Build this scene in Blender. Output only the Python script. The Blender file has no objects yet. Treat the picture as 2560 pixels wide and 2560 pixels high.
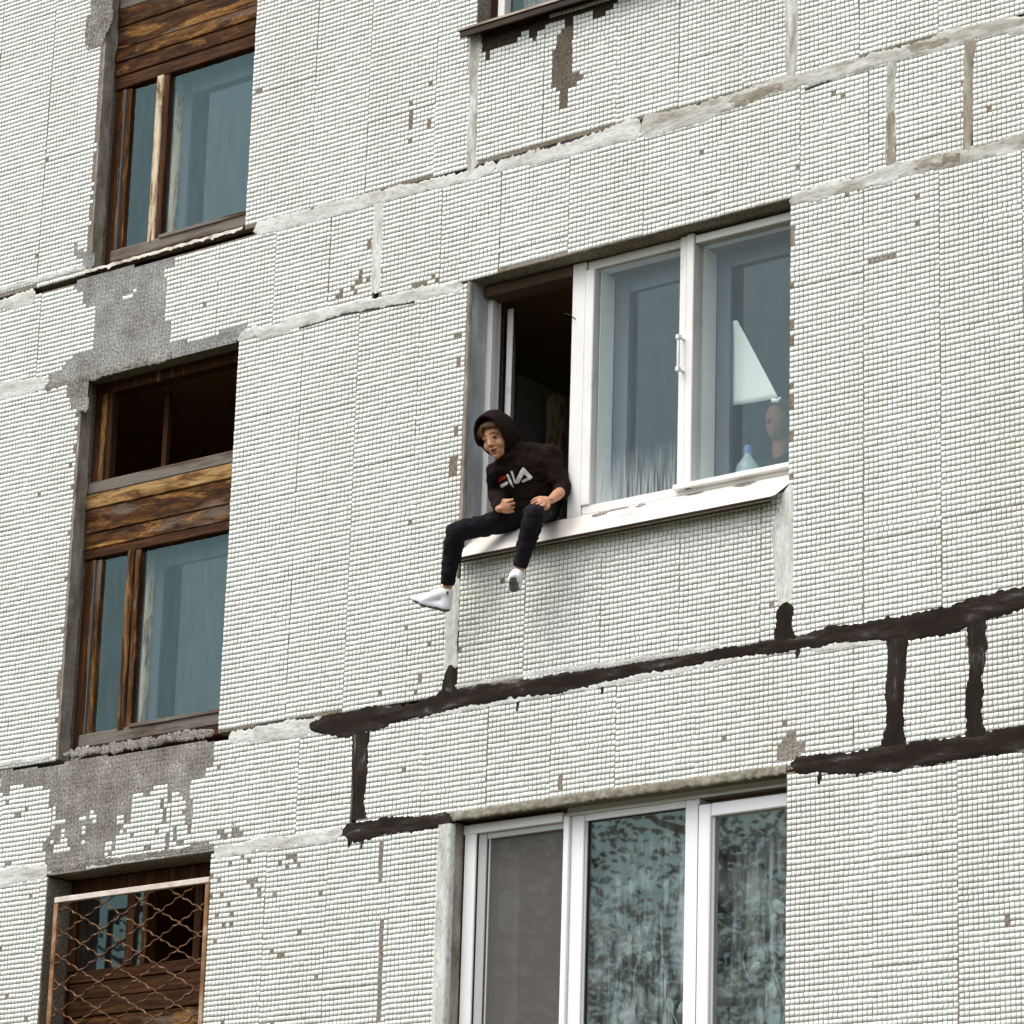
import bpy, bmesh, math, random
import numpy as np
from mathutils import Vector, Matrix, noise
from mathutils.bvhtree import BVHTree
from mathutils.geometry import tessellate_polygon
random.seed(7); rng = np.random.default_rng(7)
S = bpy.context.scene
COL = S.collection

# ------------------------------------------------------------------ camera, sky, sun, exposure
cam_d = bpy.data.cameras.new('camera'); cam = bpy.data.objects.new('camera', cam_d); COL.objects.link(cam)
cR = Vector((0.7805, 0.6251, 0.0)); 
YAW, PITCH, ROLL = -0.67564162, 0.29714676, 0.03004092
def cam_axes():
    f = Vector((math.sin(YAW)*math.cos(PITCH), math.cos(YAW)*math.cos(PITCH), math.sin(PITCH)))
    r = Vector((math.cos(YAW), -math.sin(YAW), 0)); u = r.cross(f)
    c, s = math.cos(ROLL), math.sin(ROLL)
    return c*r+s*u, -s*r+c*u, f
AX_R, AX_U, AX_F = cam_axes()
CAM = Vector((0, -13.1554, 1.6))
cam.matrix_world = Matrix(((AX_R.x, AX_U.x, -AX_F.x, CAM.x), (AX_R.y, AX_U.y, -AX_F.y, CAM.y), (AX_R.z, AX_U.z, -AX_F.z, CAM.z), (0, 0, 0, 1)))
cam_d.sensor_width = 36; cam_d.lens = 128.006; cam_d.clip_start = .1; cam_d.clip_end = 2000
S.camera = cam
world = bpy.data.worlds.new('World'); S.world = world; world.use_nodes = True
SUN_EL, SUN_AZ = math.radians(58), math.radians(200)     # azimuth from +Y clockwise: high, in front of the facade
nt = world.node_tree; nt.nodes.clear()
sky = nt.nodes.new('ShaderNodeTexSky'); sky.sky_type = 'NISHITA'; sky.sun_disc = False
sky.sun_elevation = SUN_EL; sky.sun_rotation = SUN_AZ; sky.air_density = 1.0; sky.dust_density = 4.0; sky.ozone_density = 1.5
hs = nt.nodes.new('ShaderNodeHueSaturation'); hs.inputs['Saturation'].default_value = .50
bg = nt.nodes.new('ShaderNodeBackground'); bg.inputs['Strength'].default_value = .15
wo = nt.nodes.new('ShaderNodeOutputWorld')
nt.links.new(sky.outputs[0], hs.inputs['Color']); nt.links.new(hs.outputs[0], bg.inputs['Color']); nt.links.new(bg.outputs[0], wo.inputs['Surface'])
sun_d = bpy.data.lights.new('sun', 'SUN'); sun_d.energy = .5; sun_d.angle = math.radians(65); sun_d.color = (1, .965, .92)
sun = bpy.data.objects.new('sun', sun_d); COL.objects.link(sun)
sdir = Vector((math.sin(SUN_AZ)*math.cos(SUN_EL), math.cos(SUN_AZ)*math.cos(SUN_EL), math.sin(SUN_EL)))
sun.rotation_euler = sdir.to_track_quat('Z', 'Y').to_euler(); sun.location = (-10, -20, 30)
S.view_settings.view_transform = 'Standard'; S.view_settings.look = 'None'
S.view_settings.exposure = 1.0; S.view_settings.gamma = 1; S.view_settings.use_curve_mapping = False
S.cycles.max_bounces = 8; S.cycles.transparent_max_bounces = 24; S.cycles.caustics_refractive = False; S.cycles.caustics_reflective = False

# ------------------------------------------------------------------ materials
def new_mat(name):
    m = bpy.data.materials.new(name); m.use_nodes = True
    t = m.node_tree; b = t.nodes['Principled BSDF']; return m, t, b
def N(t, kind, **kw):
    n = t.nodes.new(kind)
    for k, v in kw.items():
        if k in n.inputs: n.inputs[k].default_value = v
        else: setattr(n, k, v)
    return n
def ramp(t, fac, stops):
    r = t.nodes.new('ShaderNodeValToRGB'); e = r.color_ramp.elements
    while len(e) < len(stops): e.new(.5)
    for i, (p, c) in enumerate(stops):
        e[i].position = p; e[i].color = (*c, 1)
    t.links.new(fac, r.inputs[0]); return r.outputs[0]
def coords(t, scale=(1, 1, 1), rnd=0.):
    tc = t.nodes.new('ShaderNodeTexCoord'); mp = t.nodes.new('ShaderNodeMapping'); mp.inputs['Scale'].default_value = scale
    t.links.new(tc.outputs['Object'], mp.inputs['Vector'])
    if rnd:
        oi = t.nodes.new('ShaderNodeObjectInfo'); mu = N(t, 'ShaderNodeMath', operation='MULTIPLY'); mu.inputs[1].default_value = rnd
        t.links.new(oi.outputs['Random'], mu.inputs[0]); t.links.new(mu.outputs[0], mp.inputs['Location'])
    return mp.outputs[0]
def noise_t(t, vec, scale, detail=6, rough=.6, dist=0.):
    n = t.nodes.new('ShaderNodeTexNoise'); n.inputs['Scale'].default_value = scale; n.inputs['Detail'].default_value = detail
    n.inputs['Roughness'].default_value = rough; n.inputs['Distortion'].default_value = dist
    t.links.new(vec, n.inputs['Vector']); return n.outputs['Fac']
def mixc(t, fac, a, b, mode='MIX'):
    m = t.nodes.new('ShaderNodeMix'); m.data_type = 'RGBA'; m.blend_type = mode
    for sock, v in ((m.inputs[0], fac), (m.inputs[6], a), (m.inputs[7], b)):
        if isinstance(v, (int, float)): sock.default_value = v
        elif isinstance(v, tuple): sock.default_value = (*v, 1)
        else: t.links.new(v, sock)
    return m.outputs[2]
def bump(t, b, h, strength, dist):
    n = t.nodes.new('ShaderNodeBump'); n.inputs['Strength'].default_value = strength; n.inputs['Distance'].default_value = dist
    t.links.new(h, n.inputs['Height']); t.links.new(n.outputs[0], b.inputs['Normal'])
def mat_noise(name, stops, scale=20, stretch=(1, 1, 1), rough=.8, bstr=0., bdist=.002, bscale=None, detail=8, spec=.3, rnd=0.):
    m, t, b = new_mat(name); v = coords(t, stretch, rnd)
    f = noise_t(t, v, scale, detail, .65)
    t.links.new(ramp(t, f, stops), b.inputs['Base Color'])
    b.inputs['Roughness'].default_value = rough; b.inputs['Specular IOR Level'].default_value = spec
    if bstr: bump(t, b, noise_t(t, v, bscale or scale*2, 8, .7), bstr, bdist)
    return m
def mat_wood(name, stops, grey, stretch, greylo=.5, greyhi=.68, rnd=9., gold=None):
    """grain along the axis with the small stretch factor; bare patches weathered to grey, sounder ones golden"""
    m, t, b = new_mat(name); v = coords(t, stretch, rnd)
    f = noise_t(t, v, 3.2, 9, .72, .6)
    c = ramp(t, f, stops)
    fine = noise_t(t, v, 14, 4, .6)
    if gold:
        g1 = noise_t(t, coords(t, tuple(.38*s for s in stretch), rnd*2.3), 2.6, 7, .68, .9)
        gk = ramp(t, g1, [(.53, (0, 0, 0)), (.66, (1, 1, 1))])
        c = mixc(t, gk, c, mixc(t, ramp(t, fine, [(.38, (0, 0, 0)), (.62, (1, 1, 1))]), tuple(.35*x for x in gold), gold))
    v2 = coords(t, tuple(.45*s for s in stretch), rnd*1.7)
    g = noise_t(t, v2, 2.4, 6, .62, .4)
    gm = ramp(t, g, [(greylo, (0, 0, 0)), (greyhi, (1, 1, 1))])
    gc = mixc(t, fine, tuple(.5*x for x in grey), tuple(min(1, 1.35*x) for x in grey))
    t.links.new(mixc(t, gm, c, gc), b.inputs['Base Color'])
    b.inputs['Roughness'].default_value = .78; b.inputs['Specular IOR Level'].default_value = .15
    bump(t, b, f, .6, .005)
    return m
def mat_plain(name, col, rough=.6, spec=.4, var=.12, scale=30, bstr=0.):
    return mat_noise(name, [(.3, tuple(c*(1-var) for c in col)), (.7, tuple(min(1, c*(1+var)) for c in col))], scale, rough=rough, spec=spec, bstr=bstr)

# glazed ceramic tile, tint differs a little from piece to piece, grime in some
m_tile, t, b = new_mat('white_glazed_tile')
gi = t.nodes.new('ShaderNodeNewGeometry'); oi = t.nodes.new('ShaderNodeObjectInfo')
ad = N(t, 'ShaderNodeMath', operation='ADD'); fr = N(t, 'ShaderNodeMath', operation='FRACT')
t.links.new(gi.outputs['Random Per Island'], ad.inputs[0]); t.links.new(oi.outputs['Random'], ad.inputs[1]); t.links.new(ad.outputs[0], fr.inputs[0])
tint = ramp(t, fr.outputs[0], [(0, (.70, .72, .65)), (.06, (.775, .805, .745)), (.5, (.80, .835, .775)), (.92, (.785, .83, .795)), (1, (.74, .775, .735))])
grime = noise_t(t, coords(t, (1, 1, .35)), 1.6, 7, .65)
t.links.new(mixc(t, ramp(t, grime, [(.40, (0, 0, 0)), (.78, (.55, .55, .55))]), tint, (.72, .65, .52), 'MULTIPLY'), b.inputs['Base Color'])
b.inputs['Roughness'].default_value = .38; b.inputs['Specular IOR Level'].default_value = .4

def mat_bed(name, dark, mid, light, grid=True, gs=5.5):
    """mortar bed that held the tiles: grain plus the fine imprint of their backs"""
    m, t, b = new_mat(name); v = coords(t)
    f = noise_t(t, v, gs, 10, .72); f2 = noise_t(t, v, 85, 5, .75)
    c = ramp(t, f, [(.3, dark), (.5, mid), (.72, light)])
    c = mixc(t, .75, c, ramp(t, f2, [(.40, (.16, .145, .12)), (.52, (.8, .79, .77)), (.62, (1.25, 1.25, 1.22))]), 'MULTIPLY')
    if grid:
        tc = t.nodes.new('ShaderNodeTexCoord'); mp = t.nodes.new('ShaderNodeMapping'); mp.inputs['Rotation'].default_value = (math.pi/2, 0, 0)
        t.links.new(tc.outputs['Object'], mp.inputs['Vector'])
        br = N(t, 'ShaderNodeTexBrick', offset=0., offset_frequency=1, squash=1.)
        br.inputs['Scale'].default_value = 1.; br.inputs['Brick Width'].default_value = .0252; br.inputs['Row Height'].default_value = .0258
        br.inputs['Mortar Size'].default_value = .0022; br.inputs['Mortar Smooth'].default_value = .5
        br.inputs['Color1'].default_value = (1, 1, 1, 1); br.inputs['Color2'].default_value = (.86, .86, .85, 1); br.inputs['Mortar'].default_value = (.36, .33, .3, 1)
        t.links.new(mp.outputs[0], br.inputs['Vector'])
        c = mixc(t, .55, c, br.outputs['Color'], 'MULTIPLY')
    t.links.new(c, b.inputs['Base Color']); b.inputs['Roughness'].default_value = .92; b.inputs['Specular IOR Level'].default_value = .15
    bump(t, b, f2, .6, .003)
    return m
m_bed = mat_bed('grout_bed', (.16, .125, .085), (.26, .225, .17), (.36, .335, .285), False, 1.6)
m_bedgrey = mat_bed('bare_mortar_grey', (.20, .185, .16), (.36, .36, .35), (.50, .50, .49))
m_bedrough = mat_bed('bare_concrete_rough', (.15, .135, .11), (.30, .285, .255), (.50, .48, .44))
m_bedbrown = mat_bed('damp_sill_shade_mortar', (.028, .02, .012), (.05, .036, .022), (.10, .078, .055))  # brown stain under the upper sill, with the sill's shadow painted into its colour
m_bedgb = mat_bed('grey_brown_mortar', (.095, .078, .055), (.17, .148, .115), (.27, .25, .21))
m_bedmild = mat_bed('bare_mortar_beige', (.22, .2, .165), (.31, .285, .24), (.4, .375, .33))
m_reveal = mat_noise('weathered_reveal_concrete', [(.3, (.14, .11, .08)), (.5, (.27, .235, .19)), (.7, (.42, .38, .33))], 14, (1, 1, .35), .9, .7, .004, 60)
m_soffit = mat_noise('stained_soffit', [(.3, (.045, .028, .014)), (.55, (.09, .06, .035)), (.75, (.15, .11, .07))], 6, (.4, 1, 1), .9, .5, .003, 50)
def smear_mats(name, stops, scale):
    """trowelled along the joint: one version streaked sideways, one streaked upright"""
    out_ = []
    for tag_, st_ in (('level', (.45, 1, 2.0)), ('upright', (2.0, 1, .45))):
        m, t, b = new_mat(name+'_'+tag_); v = coords(t, st_)
        f = noise_t(t, v, scale, 10, .68, .35); g = noise_t(t, v, scale*7, 5, .7)
        c = mixc(t, .6, ramp(t, f, stops), ramp(t, g, [(.34, (.30, .28, .25)), (.46, (.9, .9, .9)), (.6, (1.1, 1.1, 1.1))]), 'MULTIPLY')
        t.links.new(c, b.inputs['Base Color']); b.inputs['Roughness'].default_value = .9; b.inputs['Specular IOR Level'].default_value = .2
        bump(t, b, g, .35, .004); out_.append(m)
    return out_
m_cem = smear_mats('light_cement_smear', [(.28, (.30, .29, .25)), (.42, (.48, .475, .43)), (.58, (.64, .65, .60)), (.75, (.50, .52, .48))], 9)
m_cemgrey = smear_mats('grey_cement_smear', [(.28, (.18, .165, .125)), (.45, (.36, .345, .29)), (.57, (.54, .545, .50)), (.72, (.74, .75, .71))], 7)
m_cembrown = smear_mats('brown_cement_smear', [(.28, (.15, .125, .09)), (.5, (.26, .23, .175)), (.68, (.42, .40, .34))], 7)
m_bit = smear_mats('bitumen_sealant', [(.3, (.007, .004, .002)), (.5, (.016, .010, .005)), (.60, (.034, .027, .021)), (.70, (.20, .205, .205))], 8)
m_white = mat_noise('old_white_paint', [(.28, (.42, .39, .33)), (.40, (.70, .69, .65)), (.7, (.79, .785, .76))], 5, (1, 1, .5), .45, .25, .001, 60)
m_sillp = mat_noise('cream_painted_sill', [(.27, (.25, .23, .2)), (.36, (.64, .60, .53)), (.7, (.76, .725, .66))], 4, (.6, 2, 2), .5, .3, .002, 40)
m_pvc = mat_plain('white_plastic_frame', (.80, .80, .79), .35, .5, .015)
m_pvcg = mat_plain('grey_plastic_frame', (.40, .40, .38), .4, .4, .04)
m_gask = mat_plain('black_gasket', (.02, .02, .02), .6, .3)
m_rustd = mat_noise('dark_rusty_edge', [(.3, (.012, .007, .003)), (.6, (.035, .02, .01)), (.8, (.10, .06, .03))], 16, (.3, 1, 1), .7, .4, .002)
m_beige = mat_noise('beige_worn_edge', [(.3, (.16, .12, .08)), (.6, (.42, .36, .28))], 12, (.3, 1, 1), .7)
m_bluegrey = mat_noise('blue_grey_plaster', [(.3, (.30, .31, .30)), (.55, (.44, .46, .46)), (.75, (.70, .71, .69))], 11, (1, 1, .3), .85, .3, .002)
m_shadewhite = mat_plain('shaded_white_paint', (.12, .14, .155), .5, .3, .08)  # white paint darkened to blue-grey, shade painted into the colour
m_lining = mat_plain('pale_lining_paint', (.88, .90, .86), .5, .3, .05)
W_ST = [(.30, (.008, .003, .0007)), (.46, (.032, .0115, .0022)), (.58, (.085, .032, .006)), (.72, (.17, .072, .016))]
W_DK = [(.30, (.014, .005, .0015)), (.5, (.045, .017, .005)), (.7, (.12, .048, .014))]
W_YL = [(.28, (.03, .011, .003)), (.42, (.11, .05, .014)), (.55, (.32, .19, .07)), (.68, (.42, .29, .13)), (.78, (.2, .15, .09))]
GREY = (.19, .155, .12)
m_wh = mat_wood('brown_board_wood', W_ST, GREY, (1.8, 8, 9), .54, .74, gold=(.42, .20, .05))
m_whd = mat_wood('dark_board_wood', W_DK, GREY, (1.3, 12, 15), .62, .8)
m_why = mat_wood('yellowed_board_wood', W_YL, (.3, .27, .22), (1.5, 9, 9), .62, .8)
m_whg = mat_wood('grey_weathered_rail_wood', W_DK, (.17, .15, .125), (1.3, 14, 14), .36, .54)
m_wv = mat_wood('brown_stile_wood', W_ST, GREY, (12, 12, 1.5), .56, .74, gold=(.36, .19, .06))
m_wvd = mat_wood('dark_stile_wood', W_DK, GREY, (16, 16, 1.0), .6, .76)
m_wvl = mat_wood('pale_stile_wood', [(.32, (.03, .015, .006)), (.42, (.22, .13, .06)), (.52, (.52, .41, .28)), (.66, (.64, .54, .41)), (.78, (.14, .08, .04))], (.5, .46, .42), (9, 9, 1.6), .6, .8)
m_peel = mat_wood('peeling_painted_stile', W_DK, (.62, .61, .59), (14, 14, 1.6), .40, .48)
m_rail = mat_noise('chipped_rail_paint', [(.3, (.22, .10, .04)), (.42, (.52, .44, .36)), (.7, (.68, .63, .56))], 20, (.6, 1, 1), .6, .3)
m_rust = mat_noise('rusty_wire', [(.3, (.03, .012, .004)), (.5, (.10, .045, .018)), (.7, (.33, .18, .09))], 26, rough=.7, bstr=.3)
m_rustbar = mat_noise('rusty_orange_bar', [(.3, (.07, .03, .01)), (.5, (.25, .13, .055)), (.7, (.5, .4, .3))], 11, (1, 1, .6), .75, .3)
m_torn = mat_noise('torn_cream_flashing', [(.3, (.2, .16, .11)), (.45, (.55, .5, .42)), (.7, (.72, .69, .62))], 16, (.7, 1, 1), .8, .7, .004)
m_room = mat_plain('brown_room_wall', (.34, .19, .07), .9, .1, .15, 4)
m_roomg = mat_plain('dull_green_room_wall', (.22, .17, .07), .9, .1, .15, 4)
m_ceil = mat_plain('dim_ceiling', (.34, .21, .09), .9, .1, .1, 4)
m_floor = mat_plain('dark_floor', (.14, .08, .035), .7, .2, .2, 4)
m_greydoor = mat_plain('grey_cupboard_paint', (.33, .32, .33), .6, .3, .05)
def mat_glass(name, dirt=.05, dirtcol=(.6, .62, .6), streak=True, refl=1.15, gcol=(.74, .94, .94)):
    m, t, b = new_mat(name); t.nodes.remove(b)
    out = [n for n in t.nodes if n.type == 'OUTPUT_MATERIAL'][0]
    tr = N(t, 'ShaderNodeBsdfTransparent'); tr.inputs[0].default_value = (.97, .985, .98, 1)
    gl = N(t, 'ShaderNodeBsdfGlossy'); gl.inputs['Roughness'].default_value = .012; gl.inputs['Color'].default_value = (*gcol, 1)
    df = N(t, 'ShaderNodeBsdfDiffuse'); df.inputs[0].default_value = (*dirtcol, 1)
    fz = N(t, 'ShaderNodeFresnel'); fz.inputs['IOR'].default_value = 1.52
    ge = t.nodes.new('ShaderNodeNewGeometry'); inv = N(t, 'ShaderNodeMath', operation='SUBTRACT'); inv.inputs[0].default_value = 1
    t.links.new(ge.outputs['Backfacing'], inv.inputs[1])
    mu = N(t, 'ShaderNodeMath', operation='MULTIPLY'); mu.inputs[1].default_value = refl
    t.links.new(fz.outputs[0], mu.inputs[0]); mu2 = N(t, 'ShaderNodeMath', operation='MULTIPLY', use_clamp=True)
    t.links.new(mu.outputs[0], mu2.inputs[0]); t.links.new(inv.outputs[0], mu2.inputs[1])
    v = coords(t, (5, 5, .7) if streak else (1, 1, 1))
    dn = noise_t(t, v, 7, 7, .65)
    dm = N(t, 'ShaderNodeMapRange'); dm.inputs['From Min'].default_value = .35; dm.inputs['From Max'].default_value = .75; dm.inputs['To Max'].default_value = dirt
    t.links.new(dn, dm.inputs['Value'])
    dmu = N(t, 'ShaderNodeMath', operation='MULTIPLY'); t.links.new(dm.outputs[0], dmu.inputs[0]); t.links.new(inv.outputs[0], dmu.inputs[1])
    m1 = N(t, 'ShaderNodeMixShader'); m2 = N(t, 'ShaderNodeMixShader')
    t.links.new(dmu.outputs[0], m1.inputs[0]); t.links.new(tr.outputs[0], m1.inputs[1]); t.links.new(df.outputs[0], m1.inputs[2])
    t.links.new(mu2.outputs[0], m2.inputs[0]); t.links.new(m1.outputs[0], m2.inputs[1]); t.links.new(gl.outputs[0], m2.inputs[2])
    t.links.new(m2.outputs[0], out.inputs['Surface']); return m
def add_condensation(m, z0, z1):
    """runs of condensation along the foot of the pane"""
    t = m.node_tree; tc = t.nodes.new('ShaderNodeTexCoord'); sp = t.nodes.new('ShaderNodeSeparateXYZ'); t.links.new(tc.outputs['Object'], sp.inputs[0])
    mr = N(t, 'ShaderNodeMapRange'); mr.inputs['From Min'].default_value = z1; mr.inputs['From Max'].default_value = z0; t.links.new(sp.outputs['Z'], mr.inputs['Value'])
    st = noise_t(t, coords(t, (60, 1, 2.5)), 1.5, 4, .6); rs = ramp(t, st, [(.42, (0, 0, 0)), (.62, (1, 1, 1))])
    mu = N(t, 'ShaderNodeMath', operation='MULTIPLY'); t.links.new(mr.outputs[0], mu.inputs[0]); t.links.new(rs, mu.inputs[1])
    sc = N(t, 'ShaderNodeMath', operation='MULTIPLY'); sc.inputs[1].default_value = .34; t.links.new(mu.outputs[0], sc.inputs[0])
    mx = [n for n in t.nodes if n.type == 'MIX_SHADER'][0]; old = mx.inputs[0].links[0].from_socket
    ad = N(t, 'ShaderNodeMath', operation='ADD', use_clamp=True); t.links.new(old, ad.inputs[0]); t.links.new(sc.outputs[0], ad.inputs[1]); t.links.new(ad.outputs[0], mx.inputs[0])
m_glassc = mat_glass('misted_window_glass', .025, refl=.85); add_condensation(m_glassc, 6.76, 7.02)
m_glass = mat_glass('window_glass', .025, refl=.8)
m_glassd = mat_glass('dusty_window_glass', .05, (.5, .56, .6), gcol=(.60, .98, .96), refl=1.0)
m_glassl = mat_glass('clear_double_glazing', .20, (.52, .60, .56), streak=False, refl=1.3, gcol=(.66, .98, .93))

# ------------------------------------------------------------------ mesh helpers
class MB:
    def __init__(s): s.v = []; s.f = []
    def add(s, v, f):
        o = len(s.v); s.v += [tuple(x) for x in v]; s.f += [tuple(i+o for i in q) for q in f]; return s
    def box(s, x0, x1, y0, y1, z0, z1, ch=0.):
        if ch <= 0:
            v = [(x0, y0, z0), (x1, y0, z0), (x1, y1, z0), (x0, y1, z0), (x0, y0, z1), (x1, y0, z1), (x1, y1, z1), (x0, y1, z1)]
            return s.add(v, [(0, 1, 5, 4), (1, 2, 6, 5), (2, 3, 7, 6), (3, 0, 4, 7), (4, 5, 6, 7), (3, 2, 1, 0)])
        bm = bmesh.new(); bmesh.ops.create_cube(bm, size=1)
        for q in bm.verts: q.co = Vector(((x0+x1)/2+q.co.x*(x1-x0), (y0+y1)/2+q.co.y*(y1-y0), (z0+z1)/2+q.co.z*(z1-z0)))
        bmesh.ops.bevel(bm, geom=bm.edges[:], offset=ch, segments=1, affect='EDGES')
        bm.verts.index_update(); s.add([q.co[:] for q in bm.verts], [[q.index for q in f.verts] for f in bm.faces]); bm.free(); return s
    def tube(s, pts, rad, n=8, cap=True, flat=None):
        """tapered tube with rounded ends through the points"""
        P = [Vector(p) for p in pts]; R = [rad]*len(P) if isinstance(rad, (int, float)) else list(rad)
        if cap:
            d0 = (P[0]-P[1]).normalized(); d1 = (P[-1]-P[-2]).normalized()
            P = [P[0]+d0*R[0]*.9, P[0]+d0*R[0]*.55] + P + [P[-1]+d1*R[-1]*.55, P[-1]+d1*R[-1]*.9]
            R = [R[0]*.4, R[0]*.82] + R + [R[-1]*.82, R[-1]*.4]
        o = len(s.v); nn = len(P)
        a = None
        for i, p in enumerate(P):
            d = (P[min(i+1, nn-1)]-P[max(i-1, 0)]).normalized()
            if a is None: a = d.orthogonal().normalized()
            a = (a-d*a.dot(d)).normalized(); b_ = d.cross(a)
            for k in range(n):
                q = 2*math.pi*k/n; s.v.append(tuple(p+(a*math.cos(q)+b_*math.sin(q))*R[i]))
        for i in range(nn-1):
            for k in range(n):
                k2 = (k+1) % n; s.f.append((o+i*n+k, o+i*n+k2, o+(i+1)*n+k2, o+(i+1)*n+k))
        s.f.append(tuple(o+k for k in range(n))[::-1]); s.f.append(tuple(o+(nn-1)*n+k for k in range(n)))
        return s
    def ell(s, c, ax, nu=16, nv=10):
        """ellipsoid: centre and three axis vectors"""
        c = Vector(c); A, B, C = [Vector(q) for q in ax]; o = len(s.v)
        s.v.append(tuple(c+C))
        for j in range(1, nv):
            th = math.pi*j/nv
            for i in range(nu):
                ph = 2*math.pi*i/nu; s.v.append(tuple(c+A*math.sin(th)*math.cos(ph)+B*math.sin(th)*math.sin(ph)+C*math.cos(th)))
        s.v.append(tuple(c-C)); last = len(s.v)-1
        for i in range(nu):
            i2 = (i+1) % nu
            s.f.append((o, o+1+i, o+1+i2)); s.f.append((last, o+1+(nv-2)*nu+i2, o+1+(nv-2)*nu+i))
            for j in range(nv-2): s.f.append((o+1+j*nu+i, o+1+(j+1)*nu+i, o+1+(j+1)*nu+i2, o+1+j*nu+i2))
        return s
    def mesh(s, name):
        me = bpy.data.meshes.new(name); me.from_pydata(s.v, [], s.f); me.update()
        bm = bmesh.new(); bm.from_mesh(me); bmesh.ops.recalc_face_normals(bm, faces=bm.faces); bm.to_mesh(me); bm.free()
        return me
def link(name, me, parent=None, mat=None):
    o = bpy.data.objects.new(name, me); COL.objects.link(o)
    if mat is not None:
        for m in (mat if isinstance(mat, (list, tuple)) else [mat]): me.materials.append(m)
    if parent is not None:
        o.parent = parent
        M = Matrix.Identity(4); p = parent
        while p is not None: M = p.matrix_basis @ M if p.parent is None else p.matrix_parent_inverse @ p.matrix_basis @ M; p = p.parent
        o.matrix_parent_inverse = M.inverted()
    return o
def part(name, mb, mat, parent, smooth=False):
    me = mb.mesh(name)
    if smooth: me.shade_smooth()
    return link(name, me, parent, mat)
def bx(name, mat, parent, *a, ch=.003): return part(name, MB().box(*a, ch=ch), mat, parent)
def thing(name, label, cat, loc, group=None):
    o = bpy.data.objects.new(name, None); o.empty_display_size = .2; COL.objects.link(o); o.location = loc
    o['label'] = label; o['category'] = cat
    if group: o['group'] = group
    return o
def tag(o, label, cat, group=None):
    o['label'] = label; o['category'] = cat
    if group: o['group'] = group
    return o
def nz(x, y=0., z=0.): return noise.noise(Vector((x, y, z)))

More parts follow.
